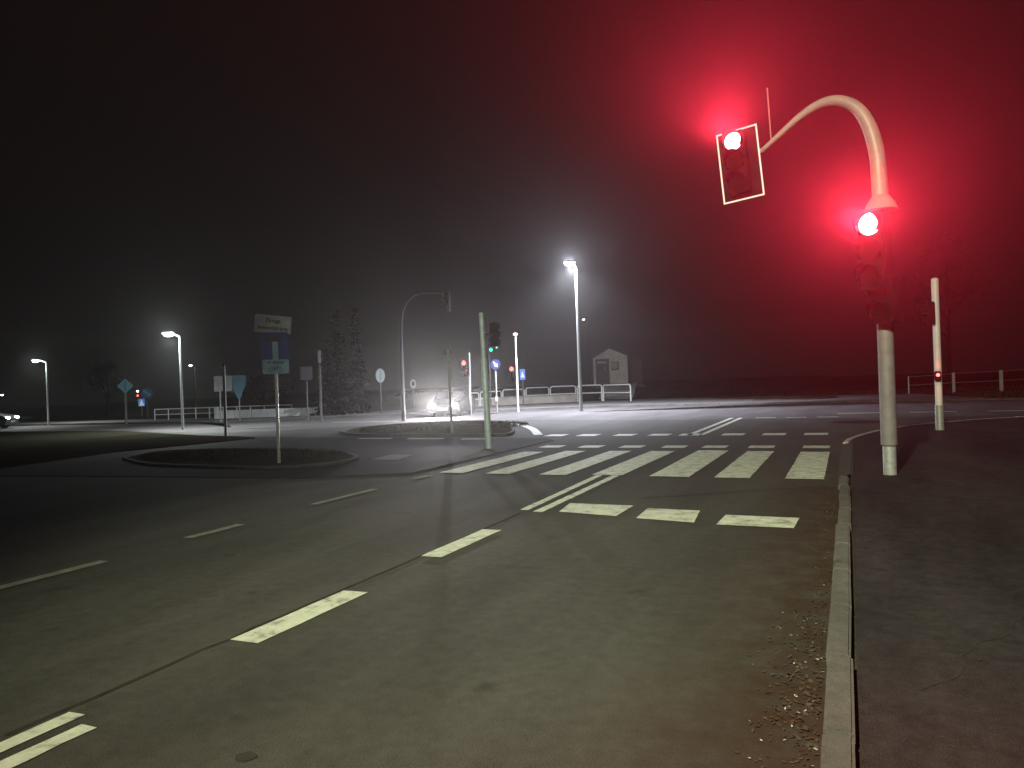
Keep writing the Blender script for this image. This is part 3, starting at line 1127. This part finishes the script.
def sig(px, base, top, label, lamps, r=0.055, mat=GALV, extra=None, group=None):
    P = G(px, base, 0.06)
    T = thing('traffic_signal_post', label, 'traffic light', P, face_cam(P), group)
    pole_part(T, hz(P, top), r, mat)
    k = P.dot(fw) / F
    for (dx, y, mt, n, idx, sz, rz) in lamps:
        ls = [LENSR, LENSY, LENSG][:n] if n == 3 else [LENSR, LENSG]
        ls[idx] = mt
        s = sz * 1.12
        zc_ = hz(P, y) - (s * (n - 1) / 2 - s * idx)
        signal_head(T, (dx * k, -0.16, zc_), R(rz), ls, sz)
    if extra:
        extra(T, P, k)
    return T


sig(471, 415, 354, 'thin post with two small red lights left of the pale green post', [(-6, 364, E_REDS, 3, 0, 0.26, 15), (-2.6, 370.5, E_REDS, 2, 0, 0.2, -50)], mat=pmat('pole_mid', (0.2, 0.2, 0.2)))


def ext517(T, P, k):
    MB().tube([(0, 0, hz(P, 360)), (0, 0, 0)], 0.062, 12).build('base_sleeve', POLEW, T)
    z = hz(P, 335.5)
    MB().tube([(0, 0, z - 0.06), (0, 0, z - 0.05), (0, 0, z + 0.05), (0, 0, z + 0.1)], [0.05, 0.13, 0.13, 0.04], 12).build('top_knob', E_PINK, T)  # reflective knob, its brightness put in as emission


sig(518, 412, 337, 'tall thin white post with reflective knob with added glow on top and red light at its left', [(-5.2, 370, E_REDS, 3, 0, 0.26, 8)], mat=POLEW, r=0.042, extra=ext517)


P = G(491, 408, 0.06)
T = thing('traffic_signal_post', 'distant signal with a small green light just right of the pale green post', 'traffic light', P, face_cam(P))
k = P.dot(fw) / F
pole_part(T, hz(P, 345), 0.05, DARKP)
signal_head(T, (2.2 * k, -0.2, hz(P, 350.5) + 0.27), R(-8), [LENSR, LENSY, E_GREEN], 0.27)
signal_head(T, (6.6 * k, -0.1, hz(P, 348) + 0.12), R(40), [LENSR, E_GREENW], 0.24)


def bped(T, P, k, y0=370, y1=380.5, w=5.4):
    z1, z0 = hz(P, y0), hz(P, y1)
    pl = plate(T, 0, (z0 + z1) / 2, w * k, z1 - z0, pmat('sign_blue_glow', (0.10, 0.22, 0.75), 0.4, emit=(0.2, 0.4, 1.0), estr=0.25), 'sign_panel', y=-0.08)  # sign face and triangle brightened by weak emission of their own
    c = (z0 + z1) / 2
    MB().prism([(-w * 0.36 * k, c - 2.9 * k), (w * 0.36 * k, c - 2.9 * k), (0, c + 3.3 * k)], -0.09, -0.083).build('white_triangle', pmat('sign_white_glow', (0.8, 0.85, 0.9), emit=(0.8, 0.9, 1), estr=0.4), pl)


small_sign(523.5, 405, 372, 0.05, 'road sign', 'small blue pedestrian crossing sign with white triangle near the railing hoops', bped, GREYB, 0.06)


def diamond(T, P, k):
    zz = hz(P, 387)
    r = 7.4 * k
    MB().prism([(0, zz + r), (r, zz), (0, zz - r), (-r, zz)], -0.08, -0.07).build('sign_panel', TEAL, T)
    MB().box((0, -0.085, zz), (1.2 * k, 0.006, 9 * k)).build('clamp_strip', pmat('clamp_dark', (0.05, 0.12, 0.15)), T)


small_sign(126.5, 424, 389, 0.055, 'road sign', 'teal diamond-shaped sign back on a post at the far left', diamond, GREYB, 0.06)


def disc147(T, P, k):
    zz = hz(P, 394)
    MB().prism(disc_pts(0, zz, 5.6 * k, 24), -0.08, -0.07).build('sign_disc', pmat('sign_blue_mid', (0.03, 0.12, 0.30)), T)
    a = R(-38)
    ca, sa = math.cos(a), math.sin(a)
    MB().prism([((x * ca - z * sa) * 5.4 * k, zz + (x * sa + z * ca) * 5.4 * k) for x, z in ((-0.8, 0.22), (0.7, 0.3), (0.7, -0.3), (-0.8, -0.22))], -0.09, -0.083).build('white_stripe', TEAL, T)


small_sign(148, 418, 396, 0.05, 'road sign', 'small round blue sign with a slanting pale stripe right of the diamond sign', disc147, DARKP, 0.06)
small_sign(142, 416, 402, 0.05, 'road sign', 'tiny blue and white crossing sign between the diamond and round signs', lambda T, P, k: bped(T, P, k, 399.5, 407, 6), GREYB, 0.06)
P = G(139.5, 414, 0.06)
T = thing('traffic_signal_post', 'distant dark post with one white and one red light point beside the diamond sign', 'traffic light', P, face_cam(P))
pole_part(T, hz(P, 388), 0.04, BLK)
k = P.dot(fw) / F
signal_head(T, (-1 * k, -0.1, hz(P, 394)), 0, [E_WARM, LENSY, E_REDS], 0.18 * 1)


# ------------------------------------------------------------------ street lamps
def street_lamp(px, base, headpx, headpy, label, energy, hs, color=(0.92, 0.96, 1.0), r=0.07, mat=GALV, emat=E_WHITE, z=0.06, depth=None, top=None, spot_angle=150, glow=0.13):
    P = G(px, base, z) if depth is None else at(px, base, depth)
    if depth is not None:
        P.z = 0.0 if P.z < 0 else P.z
    T = thing('street_lamp', label, 'street lamp', P, 0, 'street lamps round the junction')
    hd = plane_cam(P, headpx, headpy)
    ztp = (hd.z if top is None else top)
    MB().tube([(0, 0, 0), (0, 0, 0.9), (0, 0, ztp * 0.97)], [r * 1.3, r * 1.2, r * 0.8], 12).build('pole', mat, T, True)
    arm = Vector((hd.x, hd.y, 0))
    MB().tube([(0, 0, ztp * 0.97), (arm * 0.3) + Vector((0, 0, ztp * 0.99)), arm * 0.8 + Vector((0, 0, hd.z + 0.06))], [r * 0.8, r * 0.6, r * 0.5], 10).build('arm', mat, T, True)
    ang = math.atan2(arm.y, arm.x)
    rot = Matrix.Rotation(ang, 3, 'Z')
    hp = MB()
    hp.box(hd + Vector((0, 0, 0.05)), (0.62 * hs, 0.28 * hs, 0.09), rot, 0.02)
    hp.build('lamp_head', GREYB, T, True)
    gp = MB()
    n = 12
    # bowl glass under the head
    rings = []
    for f, zz in ((1, 0.0), (0.9, -0.05), (0.6, -0.09), (0.2, -0.11)):
        rings.append([gp.bm.verts.new(hd + rot @ Vector((0.26 * hs * f * math.cos(i * 2 * math.pi / n), 0.12 * hs * f * math.sin(i * 2 * math.pi / n), zz * hs))) for i in range(n)])
    for a in range(3):
        for i in range(n):
            gp.bm.faces.new((rings[a][i], rings[a][(i + 1) % n], rings[a + 1][(i + 1) % n], rings[a + 1][i]))
    gp.bm.faces.new(rings[3])
    gp.build('lamp_glass', emat, T, True)
    if energy:
        lamp('SPOT', 'lamp_light', hd + Vector((0, 0, -0.16 * hs)), energy, color, 0.035 * hs, angle=156, blend=0.6, parent=T)
        lamp('POINT', 'lamp_glow', hd + Vector((0, 0, -0.02)) - Vector((P.x, P.y, 0)).normalized() * 0.42 * hs, energy * glow, color, 0.10 * hs, parent=T)
    return T


street_lamp(581, 411, 569.5, 264, 'tall street lamp with a blazing white head in the middle, near the hut', 28000, 0.95, (0.86, 0.90, 1.0), r=0.085, glow=0.11)
street_lamp(183, 430, 168.5, 334.5, 'white street lamp on a thin post above the left railing', 4500, 0.9, (0.9, 1.0, 0.95), r=0.05, z=0.05)
street_lamp(48.5, 425, 35.5, 361, 'street lamp at the far left above the road', 1500, 0.8, (0.9, 1.0, 0.93), r=0.05, z=0.05)
street_lamp(196, 411, 190.5, 365.5, 'small distant street lamp right of the left railing lamp', 500, 0.6, r=0.05, mat=BLK, z=0)
street_lamp(-6, 418, 2, 395, 'faint distant street lamp at the left edge of the picture', 200, 0.5, r=0.04, mat=BLK, z=0)
street_lamp(589, 391, 583.5, 319.5, 'distant small lamp glowing just right of the tall lamp post', 400, 0.6, r=0.04, mat=BLK, depth=84, emat=E_WARM)
# the lamp behind the photographer, standing outside the picture
T = thing('street_lamp', 'street lamp standing behind the viewer on the right footway', 'street lamp', (1.4, -6.0, 0.05), 0, 'street lamps round the junction')
MB().tube([(0, 0, 0), (0, 0, 9.0)], [0.1, 0.06], 12).build('pole', GALV, T)
MB().tube([(0, 0, 9.0), (-1.0, 0, 9.7), (-2.7, 0, 9.75)], [0.06, 0.045, 0.04], 10).build('arm', GALV, T)
MB().box((-3.1, 0, 9.82), (0.8, 0.32, 0.12), bevel=0.03).build('lamp_head', GREYB, T)


# ------------------------------------------------------------------ railings
hp = [(459, 407.6, 394), (480, 406.3, 392.3), (502.5, 405, 390.8), (525.7, 403.8, 388.3), (550, 402.5, 386.8), (577, 401.5, 385.7), (603, 401, 384.9), (631.8, 401, 384.7)]
hlab = ['leftmost white railing hoop of the far row, beside the car lights', 'second white railing hoop from the left of the far row', 'white railing hoop of the far row behind the pale green post', 'white railing hoop of the far row just right of the thin white post', 'white railing hoop of the far row left of the tall lamp post', 'white railing hoop of the far row just behind the tall lamp post', 'rightmost white railing hoop of the far row in front of the hut']
for i in range(7):
    a, b = hp[i], hp[i + 1]
    A, B = G(a[0] + 0.7, a[1], 0.06), G(b[0] - 0.9, b[1], 0.06)
    ha, hb = hz(A, a[2]) - 0.06, hz(B, b[2]) - 0.06
    hh = max(0.95, (ha + hb) / 2)
    d = (B - A)
    L_ = d.length
    T = thing('railing_hoop', hlab[i], 'railing', A, math.atan2(d.y, d.x), 'white railing hoops along the far footway')
    r = 0.045 if i < 4 else 0.055
    q = 0.16
    path = [(0, 0, 0), (0, 0, hh - q)] + [(q - q * math.cos(R(t)), 0, hh - q + q * math.sin(R(t))) for t in (30, 60, 90)] + [(L_ - q + q * math.sin(R(t)), 0, hh - q + q * math.cos(R(t))) for t in (0, 30, 60, 90)] + [(L_, 0, 0)]
    MB().tube(path, r, 8).build('hoop', RAILW, T, True)
    MB().tube([(0, 0, hh * 0.52), (L_, 0, hh * 0.52)], r * 0.8, 8).build('middle_rail', RAILW, T, True)

# left railing
A, B = G(155, 420.2, 0.06), G(292, 415.5, 0.06)
d = B - A
L_ = d.length
T = thing('railing', 'long white tube railing at the left in front of the pale wall', 'railing', A, math.atan2(d.y, d.x))
hh = 0.72
MB().tube([(0, 0, hh), (L_, 0, hh)], 0.035, 8).build('top_rail', RAILW, T)
MB().tube([(0, 0, hh * 0.5), (L_ * 0.42, 0, hh * 0.5)], 0.022, 8).build('middle_rail', RAILW, T)
npst = 11
for i in range(npst):
    x = L_ * i / (npst - 1)
    MB().tube([(x, 0, 0), (x, 0, hh)], 0.035, 8).build('post', RAILW, T)
A, B = G(216, 419, 0.06), G(316, 415.5, 0.06)
d = B - A
n_ = Vector((-d.y, d.x, 0)).normalized() * 0.45
A += n_
B += n_
d = B - A
T = thing('low_wall', 'low pale concrete wall behind the left railing', 'wall', A, math.atan2(d.y, d.x))
nb = 6
for i in range(nb):
    MB().box((d.length * (i + 0.5) / nb, 0, 0.24), (d.length / nb - 0.03, 0.16, 0.56), bevel=0.015).build('wall_panel', pmat('wall_concrete', (0.78, 0.80, 0.77), 0.8, var=0.12, scale=2), T)
MB().box((-0.12, -0.02, 0.36), (0.22, 0.3, 0.82), bevel=0.02).build('end_pillar', pmat('wall_concrete', (0.5, 0.5, 0.5)), T)

# low retaining wall behind the hoops
A, B = G(446, 408.0, 0.06), G(581, 401.8, 0.06)
d = B - A
n_ = Vector((-d.y, d.x, 0)).normalized() * 0.9
T = thing('retaining_wall', 'low beige retaining wall behind the white railing hoops', 'wall', A + n_, math.atan2(d.y, d.x))
MB().box((d.length / 2, 0, 0.26), (d.length, 0.2, 0.62), bevel=0.02).build('wall_face', pmat('wall_beige', (0.46, 0.41, 0.35), 0.85, var=0.2, scale=1.5), T)
MB().box((d.length / 2, -0.02, 0.60), (d.length + 0.04, 0.28, 0.06), bevel=0.01).build('coping', pmat('coping_grey', (0.34, 0.32, 0.29), 0.85, var=0.2), T)

# right wire fence
fp = [(909, 395, 376), (954, 393.2, 372.5), (1001.5, 391.5, 370), (1052, 389.5, 367)]
base = [G(q[0], q[1], -0.03) for q in fp]
T = thing('fence', 'post and wire fence at the right edge beyond the side road', 'fence', base[0])
tops = []
for i, (b, q) in enumerate(zip(base, fp)):
    zt_ = hz(b, q[2])
    r = 0.045 if i == 0 else (0.10 if i == 1 else 0.12)
    MB().box((b - base[0]) + Vector((0, 0, zt_ / 2)), (r * 1.7, r * 1.7, zt_ + 0.05), bevel=0.01).build('post', pmat('fence_post', (0.45, 0.42, 0.40), 0.8, var=0.2), T)
    tops.append((b - base[0], zt_))
for f in (0.97, 0.52):
    MB().tube([p + Vector((0, -0.02, z * f)) for p, z in tops], 0.022, 6).build('rail', GALV, T)

# ------------------------------------------------------------------ hut
kx = 67 / F
T = thing('transformer_hut', 'small pale gabled utility hut with a dark door, up behind the railing hoops', 'hut', HB, R(16))
wd, hs_, hp_ = 34 * kx, 28 * kx, 36 * kx
dp = 2.6
x0, x1 = -wd * 0.47, wd * 0.53
base_z = -0.35
xm = (x0 + x1) / 2 - 0.05
dxa, dxb = x0 + 2.2 * kx, x0 + 16 * kx     # door opening
dh = 26 * kx
mb = MB()
mb.prism([(x0, base_z), (dxa, base_z), (dxa, dh), (dxb, dh), (dxb, base_z), (x1, base_z), (x1, hs_), (xm, hp_), (x0, hs_ - 0.12)], 0, 0.16)
mb.build('front_wall', STUCCO, T)
SIDEM = pmat('hut_side', (0.10, 0.08, 0.08), 0.9, var=0.15)
mb = MB()
mb.box((x1 - 0.08, dp / 2 + 0.08, (hs_ + base_z) / 2 - 0.02), (0.16, dp - 0.17, hs_ - base_z - 0.05))
mb.box((x0 + 0.08, dp / 2 + 0.08, (hs_ + base_z) / 2 - 0.1), (0.16, dp - 0.17, hs_ - base_z - 0.2))
mb.box(((x0 + x1) / 2, dp + 0.08, (hs_ + base_z) / 2 - 0.1), (x1 - x0, 0.15, hs_ - base_z - 0.2))
mb.build('side_wall', STUCCO, T)
mb = MB()
th = 0.09
mb.prism([(x0 - 0.08, hs_ - 0.13), (xm, hp_ + 0.01), (x1 + 0.08, hs_ - 0.02), (x1 + 0.08, hs_ + th - 0.02), (xm, hp_ + th + 0.02), (x0 - 0.08, hs_ + th - 0.13)], -0.06, dp + 0.25)
mb.build('roof', ROOF, T)
dr = MB().box(((dxa + dxb) / 2, 0.10, dh / 2 - 0.17), (dxb - dxa - 0.02, 0.05, dh + 0.32)).build('door', HUTD, T)
MB().box(((dxa + dxb) / 2 - 0.05, 0.06, dh * 0.86), ((dxb - dxa) * 0.62, 0.02, 0.14)).build('vent', STUCCO, dr)
MB().prism([((dxb - 0.42) + 0.10 * math.cos(a), dh * 0.62 + 0.15 * math.sin(a)) for a in [i * math.pi / 6 for i in range(12)]], 0.055, 0.07).build('warning_plate', DIMW, dr)
wc = Vector((x0 + 21.5 * kx, 0, 18.5 * kx))
MB().box((wc.x, -0.012, wc.z), (7.6 * kx, 0.03, 8.6 * kx)).build('frame', HUTD, T)
MB().box((wc.x - 0.04, -0.034, wc.z + 0.05), (6.2 * kx, 0.02, 7.0 * kx)).build('panel', pmat('hut_panel', (0.5, 0.46, 0.43), 0.7), T)
ann = MB().box((x1 + 0.75, 1.5, (26 * kx + base_z) / 2), (1.0, 2.0, 26 * kx - base_z)).build('side_annex', SIDEM, T)
# plinth strip
MB().box(((x0 + x1) / 2 + 0.6, -0.25, -0.18), (x1 - x0 + 1.6, 0.5, 0.3)).build('plinth', pmat('plinth_dark', (0.12, 0.1, 0.1), 0.9), T)


# ------------------------------------------------------------------ cars
def car(loc, rz, label, emat, en, lcol):
    T = thing('parked_car' if False else 'car', label, 'car', loc, rz)
    L2, Wd = 2.1, 0.88
    prof = [(-L2, 0.35), (-L2 - 0.04, 0.62), (-L2 + 0.18, 0.80), (-1.15, 0.94), (-0.45, 1.38), (0.75, 1.42), (1.55, 1.02), (L2, 0.92), (L2 + 0.03, 0.45), (L2 - 0.1, 0.24), (1.75, 0.22), (1.65, 0.42), (1.35, 0.58), (1.05, 0.42), (0.95, 0.22), (-0.95, 0.22), (-1.05, 0.42), (-1.35, 0.58), (-1.65, 0.42), (-1.75, 0.22), (-L2 + 0.08, 0.22)]
    mb = MB()

    def wy(z):
        return Wd if z < 0.95 else Wd - (z - 0.95) * 0.45
    A = [mb.bm.verts.new((wy(z) * -1, y, z)) for y, z in prof]
    B = [mb.bm.verts.new((wy(z), y, z)) for y, z in prof]
    n = len(prof)
    mb.bm.faces.new(A)
    mb.bm.faces.new(B[::-1])
    for i in range(n):
        mb.bm.faces.new((A[i], B[i], B[(i + 1) % n], A[(i + 1) % n]))
    bd = mb.build('body', CARP, T, True)
    mb = MB()
    mb.poly([(-0.72, -1.10, 0.985), (0.72, -1.10, 0.985), (0.64, -0.52, 1.355), (-0.64, -0.52, 1.355)])
    mb.poly([(-0.66, 0.85, 1.38), (0.66, 0.85, 1.38), (0.74, 1.45, 1.10), (-0.74, 1.45, 1.10)])
    for s in (-1, 1):
        mb.poly([(s * 0.885, -0.95, 1.0), (s * 0.885, 1.3, 1.03), (s * 0.74, 0.75, 1.35), (s * 0.74, -0.42, 1.33)])
    mb.build('windows', GLASS, T)
    for sx in (-1, 1):
        for y in (-1.35, 1.35):
            MB().tube([(sx * 0.68, y, 0.31), (sx * 0.87, y, 0.31)], 0.31, 20).build('wheel', TYRE, T, True)
        mb = MB()
        mb.prism([(sx * 0.62 + 0.17 * math.cos(a), 0.66 + 0.075 * math.sin(a)) for a in [i * math.pi / 7 for i in range(14)]], -L2 - 0.07, -L2 + 0.08)
        mb.build('headlight', emat, T)
        l = lamp('SPOT', 'headlight_beam', (sx * 0.62, -L2 - 0.10, 0.66), en, lcol, 0.06, angle=110, blend=0.9, parent=T)
        lamp('POINT', 'headlight_glow', (sx * 0.62, -L2 - 0.16, 0.68), en * 0.15, lcol, 0.05, parent=T)
        if en > 1000:
            dz = lamp('SPOT', 'headlight_beam', (sx * 0.62, -L2 - 0.14, 0.66), en * 2.2, lcol, 0.05, angle=22, blend=1.0, parent=T)
            dz.rotation_euler = Vector((0.25, -1, 0.10)).to_track_quat('-Z', 'Y').to_euler()
        l.rotation_euler = (Vector((0, -1, -0.08))).to_track_quat('-Z', 'Y').to_euler()
    MB().box((0, -L2 - 0.05, 0.42), (0.52, 0.02, 0.11)).build('number_plate', DIMW, T)
    return T


P = G(447, 416.5)
P.z = 0.004
c = P + Vector((0, 0, 0)) + Vector((-0.3, 1.2, 0))
car(c, face_cam(P, -14), 'dark car driving up with dazzling headlights behind the traffic island', E_HEAD, 2200, (1, 0.95, 0.95))
P = at(15, 418, 46.5)
car(Vector((P.x - 2.3, P.y - 1.0, 0.0)), face_cam(P, 68), 'dark car with small bluish headlights at the left edge of the picture', E_HEADB, 60, (0.8, 0.9, 1))


# ------------------------------------------------------------------ trees
def conifer(P, hgt, rad, label, n=2600, seed=1, mat=LEAF):
    rnd = random.Random(seed)
    T = thing('conifer', label, 'tree', P, 0, 'dark conifers beyond the left signs')
    MB().tube([(0, 0, -0.1), (0, 0, hgt * 0.5), (0, 0, hgt * 0.98)], [0.16, 0.10, 0.015], 8).build('trunk', BARK, T)
    mb = MB()
    whorls = int(hgt * 3.2)
    for w_ in range(whorls):
        f = w_ / whorls
        z = 0.4 + f * (hgt - 0.5)
        rr = rad * (1 - f) ** 0.8 * rnd.uniform(0.8, 1.15) + 0.08
        for b in range(9):
            a = rnd.uniform(0, 6.28)
            ln = rr * rnd.uniform(0.6, 1.1)
            steps = max(3, int(ln / 0.16))
            for s in range(steps):
                t = (s + 0.7) / steps
                c = Vector((math.cos(a) * ln * t, math.sin(a) * ln * t, z - 0.30 * ln * t + rnd.uniform(-0.08, 0.08)))
                for _ in range(3):
                    sz = rnd.uniform(0.16, 0.36)
                    u_ = Vector((rnd.uniform(-1, 1), rnd.uniform(-1, 1), rnd.uniform(-0.6, 0.2))).normalized() * sz
                    v_ = Vector((rnd.uniform(-1, 1), rnd.uniform(-1, 1), rnd.uniform(-1, 1))).normalized() * sz * 0.35
                    mb.poly([c - v_, c + u_, c + v_])
    mb.build('crown', mat, T, recalc=False)
    return T


def broadleaf(P, hgt, rad, label, seed=1, mat=LEAF2, group='dim trees round the junction'):
    rnd = random.Random(seed)
    T = thing('tree', label, 'tree', P, 0, group)
    tp = MB()
    tp.tube([(0, 0, -0.1), (0.05, 0, hgt * 0.35), (0, 0.05, hgt * 0.8)], [0.22, 0.14, 0.03], 8)
    limbs = []
    for i in range(7):
        a = rnd.uniform(0, 6.28)
        z0 = hgt * rnd.uniform(0.28, 0.6)
        e_ = Vector((math.cos(a) * rad * 0.7, math.sin(a) * rad * 0.7, z0 + hgt * rnd.uniform(0.12, 0.3)))
        tp.tube([(0, 0, z0), Vector((e_.x * 0.5, e_.y * 0.5, (z0 + e_.z) / 2 + 0.1)), e_], [0.07, 0.045, 0.015], 6)
        limbs.append(e_)
    tp.build('trunk', BARK, T)
    mb = MB()
    cl = limbs + [Vector((rnd.uniform(-0.5, 0.5) * rad, rnd.uniform(-0.5, 0.5) * rad, hgt * rnd.uniform(0.45, 0.92))) for _ in range(12)]
    for c in cl:
        cr = rad * rnd.uniform(0.25, 0.5)
        for _ in range(170):
            d = Vector((rnd.gauss(0, 0.5), rnd.gauss(0, 0.5), rnd.gauss(0, 0.4))) * cr
            p = c + d
            sz = rnd.uniform(0.07, 0.17)
            u_ = Vector((rnd.uniform(-1, 1), rnd.uniform(-1, 1), rnd.uniform(-1, 1))).normalized() * sz
            v_ = Vector((rnd.uniform(-1, 1), rnd.uniform(-1, 1), rnd.uniform(-1, 1))).normalized() * sz * 0.6
            mb.poly([p - v_, p + u_, p + v_])
    mb.build('crown', mat, T, recalc=False)
    return T


def tree_at(px, depth, toppy, fn, wpx, label, seed, **kw):
    P = at(px, CY, depth)
    P.z = bank(P.x, P.y) - 0.05
    hgt = hz(P, toppy) - P.z
    fn(P, hgt, wpx / 2 * depth / F, label, seed=seed, **kw)


tree_at(338, 49, 305, conifer, 46, 'broad dark conifer behind the plain post', 3)
tree_at(357, 51, 304, conifer, 26, 'narrow dark conifer at the right of the broad one', 4)
tree_at(327, 53, 345, conifer, 30, 'lower dark conifer at the left of the broad one', 5)
tree_at(107, 75, 358, broadleaf, 44, 'dark tree mass behind the diamond sign', 6)
tree_at(262, 80, 372, broadleaf, 60, 'dim tree behind the name-plate sign', 9)
tree_at(950, 78, 228, broadleaf, 90, 'tall tree lost in the red gloom behind the pedestrian post', 7)

# ------------------------------------------------------------------ haze
mb = MB()
mb.box((0, 120, 9.5), (480, 380, 23))
hzo = mb.build('haze', pmat('unused', (0, 0, 0)))
HM = bpy.data.materials.new('haze_air')
HM.use_nodes = True
nt = HM.node_tree
nt.nodes.remove(nt.nodes['Principled BSDF'])
pv = nt.nodes.new('ShaderNodeVolumePrincipled')
pv.inputs['Color'].default_value = (0.95, 0.95, 0.96, 1)
pv.inputs['Density'].default_value = 0.0007
pv.inputs['Anisotropy'].default_value = 0.82
nt.links.new(pv.outputs[0], nt.nodes['Material Output'].inputs['Volume'])
hzo.data.materials[0] = HM
HM.cycles.homogeneous_volume = True
struct(hzo, 'stuff', 'thin night haze in the air', 'haze')
